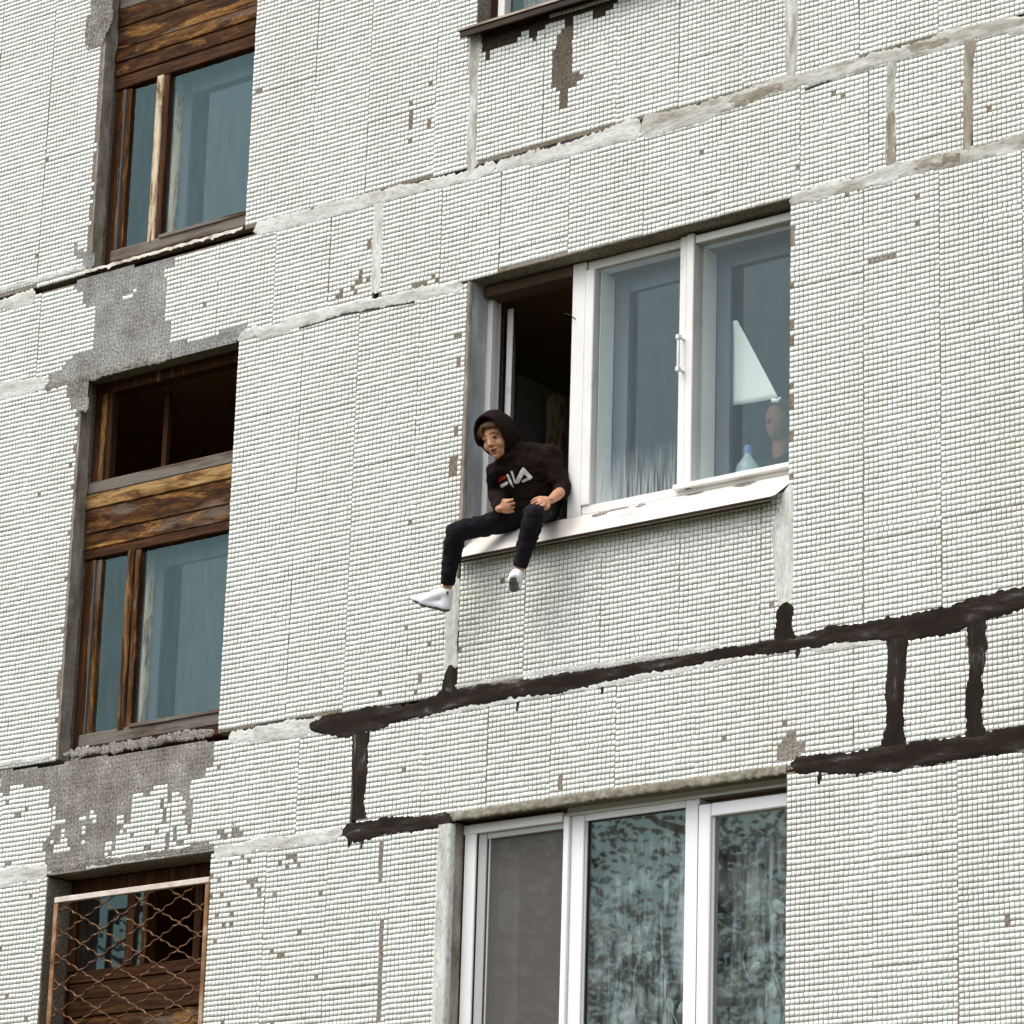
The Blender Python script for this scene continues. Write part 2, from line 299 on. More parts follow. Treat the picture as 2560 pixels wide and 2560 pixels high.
# ------------------------------------------------------------------ survey of the facade, millimetres on the wall plane
J={
 'JA0':[(-14261,8592,29),(-14122,8585,46),(-13980,8595,50)],
 'JA1':[(-12351,8618,29),(-12335,8623,46),(-11927,8618,49),(-11482,8617,43),(-11191,8604,32),(-10858,8593,34),(-10713,8608,36),(-10373,8591,43),(-10032,8595,50),(-9812,8599,69),(-9594,8589,65),(-9380,8593,53),(-9170,8609,45),(-9045,8623,45),(-8870,8613,41),(-8667,8606,48),(-8426,8615,37),(-8268,8607,33),(-8072,8615,54),(-7918,8619,40),(-7666,8589,46)],
 'V1':[(-10867,9373,48),(-10876,9320,46),(-10882,9160,38),(-10870,8997,29),(-10876,8800,38),(-10871,8617,36)],
 'V2':[(-8933,9044,44),(-8928,8855,44),(-8931,8729,35),(-8932,8625,37)],
 'B1':[(-11477,8621,35),(-11481,8423,39),(-11479,8184,34),(-11476,8084,37)],
 'B2':[(-8366,8600,28),(-8371,8528,32),(-8381,8385,30),(-8373,8253,33),(-8379,8082,39)],
 'B3':[(-7945,8593,34),(-7958,8496,31),(-7963,8354,31),(-7965,8176,27),(-7970,8035,23)],
 'JB0':[(-14210,8074,65),(-14038,8065,50),(-13833,8053,39)],
 'JB1':[(-12425,8028,31),(-12260,8017,37),(-12296,8046,31),(-11993,8039,40),(-11696,8042,32),(-11452,8033,34),(-11211,8021,39),(-10899,8001,30)],
 'JB2':[(-8936,8016,31),(-8785,8017,44),(-8625,8020,40),(-8506,8018,36),(-8387,8026,50),(-8270,8028,43),(-8115,8027,43),(-7962,8019,35),(-7811,8015,39),(-7674,8022,49)],
 'JC0':[(-12336,5864,38),(-12167,5856,40),(-12152,5863,45),(-11956,5857,56),(-11764,5855,48),(-11687,5853,48)],
 'JC1':[(-11802,5864,22),(-11687,5849,52),(-11525,5826,68),(-11422,5841,77),(-11311,5844,66),(-11200,5841,40),(-11017,5853,55),(-10927,5867,58),(-10792,5874,54),(-10658,5870,54),(-10482,5868,46),(-10520,5868,41),(-10345,5860,50),(-10224,5858,50),(-10053,5868,48),(-9917,5862,32),(-9749,5870,35),(-9584,5868,28),(-9420,5873,34),(-9258,5876,33),(-9138,5874,34),(-9010,5873,37),(-8852,5867,40),(-8697,5875,50),(-8543,5873,43),(-8391,5859,65),(-8279,5851,66),(-8167,5858,69),(-8056,5858,72),(-7945,5881,65),(-7836,5886,67),(-7705,5897,52)],
 'V3a':[(-10867,6477,18),(-10888,6385,34),(-10901,6299,46),(-10899,6204,43),(-10899,6094,43),(-10899,6007,43)],
 'V3b':[(-10901,6051,20),(-10897,6007,41),(-10900,5964,45),(-10902,5907,55)],
 'V4a':[(-8923,6621,22),(-8954,6474,62),(-8963,6402,68),(-8956,6298,62),(-8953,6188,59),(-8949,6105,47),(-8944,6057,47)],
 'V4b':[(-8940,6070,43),(-8946,6023,53),(-8951,5956,51),(-8943,5900,67)],
 'LB1':[(-11452,5775,71),(-11454,5731,61),(-11446,5585,52),(-11455,5709,59),(-11448,5540,47),(-11445,5431,40),(-11442,5344,51)],
 'LB2':[(-8350,5815,64),(-8349,5703,54),(-8358,5606,56),(-8357,5507,54),(-8366,5410,56),(-8370,5333,75)],
 'LB3':[(-7942,5841,55),(-7936,5710,55),(-7943,5627,42),(-7954,5577,34),(-7958,5519,49),(-7964,5456,47),(-7958,5384,43),(-7951,5319,65)],
 'JD0':[(-13934,5309,63),(-13771,5312,51),(-13567,5307,39)],
 'JD1':[(-12394,5279,37),(-12178,5279,37),(-12114,5290,33),(-11873,5286,33),(-11682,5284,36),(-11542,5294,33)],
 'JD2':[(-11544,5294,25),(-11467,5282,58),(-11374,5283,54),(-11264,5294,45),(-11172,5288,47),(-11036,5282,41),(-10901,5283,38),(-10856,5279,28)],
 'JD3':[(-8909,5310,30),(-8864,5306,45),(-8772,5298,51),(-8619,5279,51),(-8490,5279,65),(-8392,5278,70),(-8244,5278,65),(-8097,5276,61),(-7951,5277,54),(-7808,5283,62),(-7714,5279,66)],
}
M={
 'a1':[(-13686,10311),(-13535,10270),(-13525,10152),(-13573,10059),(-13587,10018),(-13694,10015),(-13710,10058),(-13717,10212),(-13677,10206)],
 'a2':[(-13699,8834),(-13662,8822),(-13657,8795),(-13591,8772),(-13549,8742),(-13543,8672),(-13612,8696),(-13621,8732),(-13691,8768)],
 'b':[(-13698,8593),(-13538,8606),(-12916,8587),(-12933,8533),(-12987,8536),(-12983,8489),(-12961,8484),(-12958,8235),(-12907,8200),(-12905,8101),(-12804,8097),(-12798,8075),(-12546,8070),(-12549,8103),(-12356,8102),(-12346,8054),(-12422,8057),(-12435,8024),(-13532,8033),(-13731,8038),(-13808,8023),(-13839,8059),(-13843,8102),(-13715,8102),(-13717,8123),(-13689,8127),(-13692,8156),(-13664,8155),(-13666,8181),(-13495,8181),(-13495,8437),(-13568,8443),(-13595,8474),(-13603,8527),(-13667,8557)],
 'b_keep':[(-13261,8455),(-13191,8462),(-13189,8436),(-13216,8434),(-13214,8412),(-13285,8410),(-13292,8433),(-13259,8434)],
 'b2':[(-13672,8002),(-13529,8008),(-13515,7839),(-13627,7864),(-13645,7942),(-13665,7946)],
 'c':[(-13991,5881),(-13553,5856),(-13448,5878),(-13214,5865),(-12435,5853),(-12430,5792),(-12445,5790),(-12437,5740),(-12421,5731),(-12495,5721),(-12496,5668),(-12587,5666),(-12567,5545),(-12549,5367),(-12570,5380),(-12598,5421),(-12604,5564),(-12645,5576),(-12653,5611),(-12699,5613),(-12726,5570),(-12744,5603),(-12753,5664),(-12840,5667),(-12893,5620),(-12931,5639),(-13003,5642),(-13007,5500),(-13081,5466),(-13068,5434),(-13160,5413),(-13157,5313),(-13270,5299),(-13555,5294),(-13603,5349),(-13621,5455),(-13579,5489),(-13534,5531),(-13541,5547),(-13461,5546),(-13463,5565),(-13538,5574),(-13548,5621),(-13516,5626),(-13523,5646),(-13610,5656),(-13613,5746),(-13686,5774),(-13873,5795),(-13905,5791),(-13897,5759),(-13979,5761)],
 'c_keep0':[(-13362,5566),(-13309,5560),(-13307,5537),(-13360,5542)],
 'c_keep1':[(-13286,5596),(-13259,5593),(-13253,5515),(-13279,5518)],
 'c_keep2':[(-13340,5521),(-13311,5518),(-13306,5466),(-13336,5469)],
 'c_keep3':[(-13335,5440),(-13309,5437),(-13307,5416),(-13333,5419)],
 'c_keep4':[(-13496,5519),(-13464,5515),(-13457,5438),(-13489,5441)],
 'c_keep5':[(-13486,5468),(-13438,5462),(-13431,5393),(-13479,5398)],
 'c_keep6':[(-13547,5440),(-13440,5428),(-13436,5385),(-13543,5397)],
 'c_keep7':[(-13572,5473),(-13539,5470),(-13537,5446),(-13569,5450)],
 'c_keep8':[(-13088,5543),(-13057,5539),(-13053,5493),(-13084,5497)],
 'c_keep9':[(-13047,5493),(-13006,5488),(-13004,5465),(-13046,5470)],
 'c_keep10':[(-12429,5773),(-12374,5766),(-12372,5740),(-12427,5746)],
 'c_keep11':[(-12350,5790),(-12320,5786),(-12318,5748),(-12348,5752)],
 'd0':[(-13035,5465),(-13009,5462),(-13006,5427),(-13032,5430)],
 'd1':[(-12981,5444),(-12959,5441),(-12957,5420),(-12980,5423)],
 'd2':[(-12903,5420),(-12882,5418),(-12880,5395),(-12901,5397)],
 'd3':[(-12826,5442),(-12802,5439),(-12800,5419),(-12824,5421)],
 'd4':[(-12799,5590),(-12747,5584),(-12746,5569),(-12797,5575)],
 'd5':[(-12782,5577),(-12757,5574),(-12748,5467),(-12774,5470)],
 'd6':[(-12754,5415),(-12729,5412),(-12722,5325),(-12748,5328)],
 'd7':[(-12878,5368),(-12826,5363),(-12825,5340),(-12876,5345)],
 'd8':[(-12695,5439),(-12675,5437),(-12674,5418),(-12694,5420)],
 'd9':[(-12679,5422),(-12652,5419),(-12648,5374),(-12676,5377)],
 'd10':[(-12720,5366),(-12702,5364),(-12700,5345),(-12719,5347)],
 'd11':[(-12700,5345),(-12678,5343),(-12676,5320),(-12699,5323)],
 'd12':[(-12650,5366),(-12604,5361),(-12603,5342),(-12648,5347)],
 'd13':[(-13114,5416),(-13091,5414),(-13086,5364),(-13109,5366)],
 'd14':[(-13136,5369),(-13109,5366),(-13107,5341),(-13133,5344)],
 'd15':[(-12572,5343),(-12447,5330),(-12445,5311),(-12571,5324)],
 'd16':[(-12372,5388),(-12322,5383),(-12319,5346),(-12369,5351)],
 'd17':[(-12273,5392),(-12224,5387),(-12221,5342),(-12270,5348)],
 'd18':[(-12227,5365),(-12203,5363),(-12201,5344),(-12226,5347)],
 'd19':[(-12295,5413),(-12273,5411),(-12272,5396),(-12294,5398)],
 'd20':[(-13948,5729),(-13899,5724),(-13897,5704),(-13946,5710)],
 'd21':[(-13848,5651),(-13820,5648),(-13818,5624),(-13845,5628)],
 'd22':[(-13929,5476),(-13898,5473),(-13896,5449),(-13926,5453)],
 'd23':[(-13899,5399),(-13844,5393),(-13842,5366),(-13897,5372)],
 'd24':[(-13777,5367),(-13760,5365),(-13760,5358),(-13776,5359)],
 'd25':[(-12395,5720),(-12375,5717),(-12370,5649),(-12390,5652)],
 'd26':[(-12626,5517),(-12590,5513),(-12588,5487),(-12624,5491)],
 'd27':[(-13613,5346),(-13570,5342),(-13568,5319),(-13611,5323)],
 'e0':[(-12206,5237),(-12182,5236),(-12181,5214),(-12204,5215)],
 'e1':[(-12226,5176),(-12203,5175),(-12201,5153),(-12225,5154)],
 'e2':[(-12356,5142),(-12333,5141),(-12331,5119),(-12355,5120)],
 'e3':[(-12194,5129),(-12170,5128),(-12169,5106),(-12192,5107)],
 'e4':[(-12169,5127),(-12146,5126),(-12144,5104),(-12168,5104)],
 'e5':[(-12145,5120),(-12121,5120),(-12120,5097),(-12143,5098)],
 'e6':[(-12143,5095),(-12119,5094),(-12118,5072),(-12141,5073)],
 'e7':[(-12116,5129),(-12093,5128),(-12091,5106),(-12114,5106)],
 'e8':[(-12351,5068),(-12327,5067),(-12326,5045),(-12349,5045)],
 'e9':[(-12086,5042),(-12063,5041),(-12061,5019),(-12085,5020)],
 'e10':[(-11990,5043),(-11967,5042),(-11965,5020),(-11988,5021)],
 'e11':[(-11984,5021),(-11960,5020),(-11959,4998),(-11982,4999)],
 'e12':[(-12293,5014),(-12270,5014),(-12268,4991),(-12292,4992)],
 'e13':[(-12270,4965),(-12247,4964),(-12245,4942),(-12269,4943)],
 'e14':[(-12373,4960),(-12349,4959),(-12348,4937),(-12371,4938)],
 'e15':[(-12363,4827),(-12340,4826),(-12338,4804),(-12362,4805)],
 'e16':[(-11958,5178),(-11935,5177),(-11934,5155),(-11957,5156)],
 'e17':[(-11950,4945),(-11927,4944),(-11926,4922),(-11949,4923)],
 'e18':[(-12283,5219),(-12259,5218),(-12258,5196),(-12281,5197)],
 'f0':[(-11914,5207),(-11889,5206),(-11887,5182),(-11912,5183)],
 'f1':[(-11890,5208),(-11865,5207),(-11863,5184),(-11888,5185)],
 'f2':[(-11863,5209),(-11838,5208),(-11837,5184),(-11862,5186)],
 'f3':[(-11855,5183),(-11830,5181),(-11828,5158),(-11853,5159)],
 'f4':[(-11960,5180),(-11935,5179),(-11933,5156),(-11958,5157)],
 'f5':[(-11906,5155),(-11881,5154),(-11879,5131),(-11904,5132)],
 'f6':[(-11829,5155),(-11804,5153),(-11803,5130),(-11828,5131)],
 'f7':[(-12091,5044),(-12065,5043),(-12064,5020),(-12089,5021)],
 'f8':[(-11985,5047),(-11960,5046),(-11958,5023),(-11983,5024)],
 'f9':[(-11979,5028),(-11954,5027),(-11952,5004),(-11977,5005)],
 'f10':[(-11954,4944),(-11929,4943),(-11928,4920),(-11953,4921)],
 'f11':[(-11687,5000),(-11663,4999),(-11662,4976),(-11686,4976)],
 'f12':[(-11675,4604),(-11651,4603),(-11650,4581),(-11674,4581)],
 'g':[(-12402,9450),(-12384,9450),(-12383,9433),(-12334,9427),(-12333,9408),(-12399,9407)],
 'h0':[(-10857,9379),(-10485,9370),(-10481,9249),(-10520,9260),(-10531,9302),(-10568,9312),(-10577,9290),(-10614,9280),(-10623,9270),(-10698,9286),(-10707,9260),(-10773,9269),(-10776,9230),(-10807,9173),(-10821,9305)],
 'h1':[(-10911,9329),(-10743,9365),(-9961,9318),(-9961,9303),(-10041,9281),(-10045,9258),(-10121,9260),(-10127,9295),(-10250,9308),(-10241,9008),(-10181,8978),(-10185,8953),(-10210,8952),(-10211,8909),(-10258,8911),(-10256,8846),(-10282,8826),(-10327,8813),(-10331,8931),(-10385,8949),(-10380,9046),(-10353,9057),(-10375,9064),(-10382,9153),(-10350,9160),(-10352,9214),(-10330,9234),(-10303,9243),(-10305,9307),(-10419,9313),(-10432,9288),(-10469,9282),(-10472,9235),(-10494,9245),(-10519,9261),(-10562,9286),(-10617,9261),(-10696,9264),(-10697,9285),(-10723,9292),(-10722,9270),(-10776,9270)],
 'h_keep':[(-10572,9317),(-10524,9312),(-10523,9286),(-10571,9289)],
 'h2':[(-10208,8983),(-10179,8981),(-10178,8956),(-10208,8955)],
 'i0':[(-11765,8140),(-11716,8136),(-11714,8116),(-11764,8120)],
 'i1':[(-11717,8158),(-11692,8159),(-11689,8095),(-11713,8093)],
 'i2':[(-11642,8146),(-11593,8142),(-11592,8126),(-11642,8130)],
 'i3':[(-11622,8130),(-11593,8130),(-11591,8094),(-11620,8094)],
 'i4':[(-11589,8238),(-11564,8239),(-11560,8151),(-11584,8150)],
 'i5':[(-11615,8176),(-11585,8176),(-11584,8152),(-11613,8152)],
 'i6':[(-11557,8187),(-11518,8186),(-11516,8154),(-11555,8155)],
 'i7':[(-11252,8088),(-11118,8066),(-11118,8050),(-11252,8072)],
 'i8':[(-11195,8088),(-11138,8082),(-11137,8050),(-11194,8056)],
 'i9':[(-11120,8103),(-11096,8104),(-11095,8069),(-11118,8068)],
 'i10':[(-11086,8084),(-11039,8080),(-11038,8065),(-11085,8068)],
 'i11':[(-11071,8069),(-11048,8071),(-11047,8055),(-11071,8054)],
 'i12':[(-10945,7753),(-10908,7752),(-10907,7740),(-10944,7742)],
 'i13':[(-10934,7617),(-10907,7618),(-10904,7564),(-10932,7563)],
 'i14':[(-10928,7255),(-10900,7256),(-10898,7207),(-10926,7206)],
 'i15':[(-10982,7106),(-10959,7108),(-10958,7086),(-10981,7084)],
 'i16':[(-10935,7102),(-10889,7100),(-10888,7077),(-10934,7079)],
 'i17':[(-10943,7073),(-10902,7072),(-10899,6997),(-10940,6998)],
 'j0':[(-8498,7623),(-8237,7613),(-8237,7592),(-8498,7595)],
 'j1':[(-8242,7971),(-8234,7969),(-8235,7609),(-8244,7611)],
 'j2':[(-8931,7897),(-8890,7889),(-8890,7877),(-8910,7874),(-8909,7780),(-8930,7781)],
 'j3':[(-8916,8178),(-8633,8175),(-8633,8166),(-8916,8169)],
 'j4':[(-8629,7981),(-8605,7979),(-8605,7961),(-8625,7958)],
 'j5':[(-8755,7650),(-8735,7656),(-8735,7646)],
 'k0':[(-8936,7598),(-8910,7596),(-8912,7572),(-8939,7573)],
 'k1':[(-8935,7411),(-8908,7410),(-8910,7357),(-8937,7358)],
 'k2':[(-8934,7333),(-8908,7332),(-8910,7282),(-8936,7283)],
 'k3':[(-8933,7102),(-8906,7101),(-8908,7077),(-8935,7078)],
 'k4':[(-8932,7053),(-8906,7052),(-8908,6982),(-8934,6983)],
 'k5':[(-8931,6877),(-8904,6876),(-8906,6831),(-8933,6832)],
 'k6':[(-8929,6674),(-8903,6674),(-8905,6636),(-8931,6636)],
 'l':[(-8963,5446),(-8904,5452),(-8889,5454),(-8884,5423),(-8861,5414),(-8859,5400),(-8835,5401),(-8837,5345),(-8903,5326),(-8981,5316),(-8978,5408),(-8960,5413)],
 'l2':[(-8951,5518),(-8936,5520),(-8904,5413),(-8912,5406)],
 'm0':[(-11103,6025),(-11078,6024),(-11076,5976),(-11100,5977)],
 'm1':[(-11127,5948),(-11104,5947),(-11102,5918),(-11125,5918)],
 'm2':[(-11357,5975),(-11327,5974),(-11326,5957),(-11356,5959)],
 'm3':[(-11374,6890),(-11347,6889),(-11346,6870),(-11373,6871)],
 'm4':[(-11193,6279),(-11175,6280),(-11174,6268),(-11193,6268)],
 'm5':[(-10596,6446),(-10569,6445),(-10568,6412),(-10595,6413)],
 'n':[(-10220,5420),(-10193,5421),(-10197,5337),(-10220,5326),(-10238,5347),(-10218,5350)],
 'o0':[(-11199,9086),(-11173,9084),(-11172,9066),(-11198,9068)],
 'o1':[(-11176,8962),(-11148,8959),(-11146,8917),(-11174,8919)],
 'o2':[(-11174,9176),(-11152,9174),(-11151,9159),(-11173,9161)],
 'o3':[(-11538,8391),(-11511,8389),(-11508,8337),(-11535,8339)],
 'o4':[(-11589,8239),(-11564,8238),(-11561,8180),(-11586,8181)],
 'o5':[(-10679,8785),(-10674,8787),(-10673,8756),(-10678,8753)],
 'o6':[(-10949,9057),(-10925,9055),(-10924,9043),(-10948,9045)],
 'p0':[(-11298,5228),(-11279,5230),(-11253,4329),(-11268,4330)],
 'p1':[(-11262,4575),(-10877,4573),(-10877,4566),(-11262,4566)],
 'p2':[(-12059,4470),(-11681,4469),(-11681,4462),(-12059,4463)],
 'p3':[(-11189,5438),(-10730,5440),(-10729,5434),(-11189,5432)],
 'p4':[(-10016,5447),(-9756,5446),(-9756,5437),(-10015,5439)],
 'p5':[(-7801,5210),(-7793,5209),(-7798,4485),(-7805,4485)],
 'p6':[(-8160,4590),(-7799,4592),(-7799,4587),(-8160,4585)],
 'p7':[(-8202,4616),(-8190,4617),(-8193,4097),(-8202,4098)],
 'p8':[(-11292,9109),(-11272,9109),(-11270,8658),(-11280,8660)],
 'p9':[(-13991,8832),(-13976,8828),(-13966,8671),(-13980,8674)],
 'q0':[(-12702,8282),(-12650,8281),(-12654,8259),(-12701,8261)],
 'q1':[(-13600,6367),(-13562,6362),(-13567,6295),(-13593,6287)],
}

# ------------------------------------------------------------------ ground
gm = MB().box(-400, 400, -400, 400, -.5, 0)
m_ground = mat_noise('worn_grass_ground', [(.3, (.05, .055, .03)), (.6, (.09, .085, .055)), (.8, (.16, .15, .12))], .6, rough=.95)
g = part('ground', gm, m_ground, None); g['kind'] = 'structure'

# ------------------------------------------------------------------ the apartment building: slabs
BLD = thing('apartment_building', 'white mosaic-tiled panel apartment block with patched joints and weathered windows', 'building', (-10.5, 0, 0))
G = .017                                                     # half of the open joint between two slabs
ZA, ZB, ZC, ZD = 8.605, 8.022, 5.862, 5.282                  # joint heights
XL, XR = -13.575, -12.417                                    # left-hand window column
MX0, MX1 = -10.866, -8.932                                   # middle window column
FX0, FX1 = -16.6, -5.8
slabs = []                                                   # x0, x1, z0, z1, tiled
def slab(x0, x1, z0, z1, tiled=True, m=None):
    o = bx('wall_panel', m or m_bed, BLD, x0, x1, 0, .30, z0, z1, ch=.004)
    if tiled: slabs.append((x0, x1, z0, z1))
    return o
for z0, z1 in ((ZB, ZA), (ZD, ZC)):
    xs = [FX0, -11.478, -8.373, -7.958, FX1]
    for i in range(4): slab(xs[i]+(G if i else 0), xs[i+1]-(G if i < 3 else 0), z0+.004, z1-.004)
for z0, z1, sill in ((ZC+2*G, ZB-.004, 6.60), (ZA+2*G, 10.76, 9.36), (2.56, ZD-.004, None)):
    slab(FX0, XL, z0, z1); slab(XR, MX0, z0, z1); slab(MX1, FX1, z0, z1)
    if sill: slab(MX0+.012, MX1-.012, z0, sill)
bx('wall_panel', m_bed, BLD, FX0, FX1, .002, .30, 0, 2.54)
bx('wall_panel', m_bed, BLD, FX0, FX1, .002, .30, 10.79, 14.0)
bx('joint_filling', m_gask, BLD, FX0, FX1, .12, .20, ZA, ZA+2*G, ch=0)
bx('joint_filling', m_gask, BLD, FX0, XL, .12, .20, ZC, ZC+2*G, ch=0)
bx('joint_filling', m_gask, BLD, XR, FX1, .12, .20, ZC, ZC+2*G, ch=0)

# ------------------------------------------------------------------ mosaic tiles
def inside(px, pz, poly):
    r = np.zeros(px.shape, bool); n = len(poly)
    for i in range(n):
        x1, z1 = poly[i]; x2, z2 = poly[i-1]
        if z1 == z2: continue
        c = ((z1 > pz) != (z2 > pz)) & (px < (x2-x1)*(pz-z1)/(z2-z1)+x1); r ^= c
    return r
PX, PZ = .0252, .02581
MP = {k: [(a/1000, b/1000) for a, b in v] for k, v in M.items()}
cx, cz, hw, hh = [], [], [], []
TX0, TX1, TZ0, TZ1 = -15.6, -6.6, 3.5, 11.0
for (x0, x1, z0, z1) in slabs:
    a, b_ = max(x0, TX0), min(x1, TX1); lo, hi = max(z0, TZ0), min(z1, TZ1)
    if b_ <= a or hi <= lo: continue
    x = x0+.002 if x0 > TX0 else a
    while x < b_-.012:
        ncol = int(rng.integers(15, 19)); seam = float(rng.choice([0., .001, .002, .004]))
        zz = hi - float(rng.uniform(0, .012)); tilt = rng.normal(0, .0009)
        while zz-PZ*.9 > lo:
            nrow = int(rng.integers(14, 20)); xo = rng.normal(0, .0012)
            for r in range(nrow):
                if zz-PZ*.9 <= lo: break
                xs_ = x+xo+rng.normal(0, .0011)+(np.arange(ncol)+.5)*PX + np.cumsum(rng.normal(0, .00030, ncol))
                zs_ = np.full(ncol, zz-PZ/2)+(np.arange(ncol)-ncol/2)*PX*tilt + rng.normal(0, .0004, ncol) + .0006*np.sin(np.arange(ncol)*.7+r)
                w_ = np.full(ncol, PX*.430)+rng.normal(0, .0003, ncol); h_ = np.full(ncol, PZ*.443)+rng.normal(0, .0003, ncol)
                j = rng.random(ncol) < .10; w_[j] = PX*.492
                k_ = (xs_-w_ > x0+.001) & (xs_+w_ < min(x1-.0005, b_+.02))
                cx.append(xs_[k_]); cz.append(zs_[k_]); hw.append(w_[k_]); hh.append(h_[k_]); zz -= PZ*(1+rng.normal(0, .005))
            zz -= float(rng.choice([0, 0, 0, .001, .003]))
        x += ncol*PX+seam
cx, cz, hw, hh = map(np.concatenate, (cx, cz, hw, hh))
kill = np.zeros(cx.shape, bool); keep = np.zeros(cx.shape, bool)
for k, poly in MP.items():
    if 'keep' in k: keep |= inside(cx, cz, poly)
    else: kill |= inside(cx, cz, poly)
kill &= ~keep
kill |= rng.random(cx.shape) < .0005
left = (cx < -11.6) & (cz < 5.3); kill |= left & (rng.random(cx.shape) < .006)
ok = ~kill; cx, cz, hw, hh = cx[ok], cz[ok], hw[ok], hh[ok]; NT = len(cx)
dep = .0009+np.abs(rng.normal(0, .0002, NT)); tx, tz = rng.normal(0, .004, NT), rng.normal(0, .004, NT); ro = rng.normal(0, .008, NT)
# the 300 that show largest (nearest the camera, inside the frame) become pieces of their own
rel = np.stack([cx-CAM.x, np.full(NT, -CAM.y), cz-CAM.z], 1)
dd = rel@np.array(AX_F); uu = rel@np.array(AX_R)/dd*128.006/18; vv = rel@np.array(AX_U)/dd*128.006/18
seen = (np.abs(uu) < .985) & (np.abs(vv) < .985)
score = np.where(seen, dd, 1e9); big = np.argsort(score)[:300]; mask = np.ones(NT, bool); mask[big] = False
def tiles_mesh(name, idx):
    n = len(idx); V = np.zeros((n, 8, 3)); i = 0
    for y, s in ((.002, 1.), (None, .985)):
        for sx, sz in ((-1, -1), (1, -1), (1, 1), (-1, 1)):
            ox = sx*hw[idx]*s; oz = sz*hh[idx]*s
            V[:, i, 0] = cx[idx]+ox-oz*ro[idx]; V[:, i, 2] = cz[idx]+oz+ox*ro[idx]
            V[:, i, 1] = y if y is not None else -dep[idx]+ox*tx[idx]+oz*tz[idx]
            i += 1
    q = np.array([(4, 5, 6, 7), (0, 1, 5, 4), (1, 2, 6, 5), (2, 3, 7, 6), (3, 0, 4, 7)])
    Fq = (np.arange(n)[:, None, None]*8+q[None]).reshape(-1)
    me = bpy.data.meshes.new(name); me.vertices.add(n*8); me.vertices.foreach_set('co', V.reshape(-1))
    nf = n*5; me.loops.add(nf*4); me.loops.foreach_set('vertex_index', Fq.astype(np.int32))
    me.polygons.add(nf); me.polygons.foreach_set('loop_start', np.arange(0, nf*4, 4, dtype=np.int32)); me.polygons.foreach_set('loop_total', np.full(nf, 4, np.int32))
    me.update(calc_edges=True); me.validate(); return me
tm = link('tile_cladding', tiles_mesh('tile_cladding', np.nonzero(mask)[0]), BLD, m_tile); tm['kind'] = 'stuff'
one = tiles_mesh('tile', big[:1]); oc = (cx[big[0]], cz[big[0]])
for v in one.vertices: v.co = Vector((v.co.x-oc[0], v.co.y, v.co.z-oc[1]))
one.materials.append(m_tile)
for i in big:
    o = bpy.data.objects.new('tile', one); COL.objects.link(o); o.parent = BLD
    o.matrix_parent_inverse = Matrix.Translation(-BLD.location)
    o.location = (cx[i], 0, cz[i]); o.scale = (hw[i]/hw[big[0]], 1, hh[i]/hh[big[0]]); o.rotation_euler = (tz[i]*.6, -ro[i], tx[i]*.6)

# bare patches where the mosaic has come off: thin scabs of mortar with an uneven face
def patch(poly, mat, rough, y=-.0004, step=.02, name='bare_mortar', zlo=-1e9, zhi=1e9):
    P = np.array(poly); x0, z0 = P.min(0)-.012; x1, z1 = P.max(0)+.012
    nx, nz_ = max(2, int((x1-x0)/step)+1), max(2, int((z1-z0)/step)+1)
    gx, gz = np.meshgrid(np.linspace(x0, x1, nx+1), np.linspace(z0, z1, nz_+1))
    mx, mz = (gx[:-1, :-1]+gx[1:, 1:])/2, (gz[:-1, :-1]+gz[1:, 1:])/2
    cell = np.zeros(mx.shape, bool)
    e = .012
    for ax_, az_ in ((0, 0), (e, 0), (-e, 0), (0, e), (0, -e)): cell |= inside(mx+ax_, mz+az_, poly)
    cell &= (mz > zlo) & (mz <= zhi)
    mb = MB(); ids = {}
    def vid(i, j):
        if (i, j) not in ids:
            X, Z = gx[i, j], gz[i, j]; ids[i, j] = len(mb.v)
            mb.v.append((X, y-rough*(.5+.9*nz(X*38, Z*38, 3)+.6*nz(X*90, Z*90)), Z))
        return ids[i, j]
    for i, j in zip(*np.nonzero(cell)): mb.f.append((vid(i, j), vid(i, j+1), vid(i+1, j+1), vid(i+1, j)))
    if mb.f:
        me = bpy.data.meshes.new(name); me.from_pydata(mb.v, [], mb.f); me.update()
        if rough > .002: me.shade_smooth()
        link(name, me, BLD, mat)
patch(MP['b'], m_bedgrey, .0003); patch(MP['b2'], m_bedrough, .002, step=.012)
patch(MP['a1'], m_bedrough, .004, step=.010); patch(MP['a2'], m_bedgrey, .0008)
patch(MP['c'], m_bedrough, .0004, step=.011)
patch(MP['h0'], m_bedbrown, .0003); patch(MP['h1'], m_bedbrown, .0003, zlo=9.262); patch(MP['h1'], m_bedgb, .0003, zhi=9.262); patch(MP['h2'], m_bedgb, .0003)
patch(MP['l'], m_bedmild, .0004); patch(MP['j0'], m_bedmild, .0004); patch(MP['p0'], m_bedmild, .0006, step=.008)
for k in MP:
    if k[0] in 'def' : patch(MP[k], m_bedmild if k[0] != 'd' else m_bedrough, .0006, step=.012)

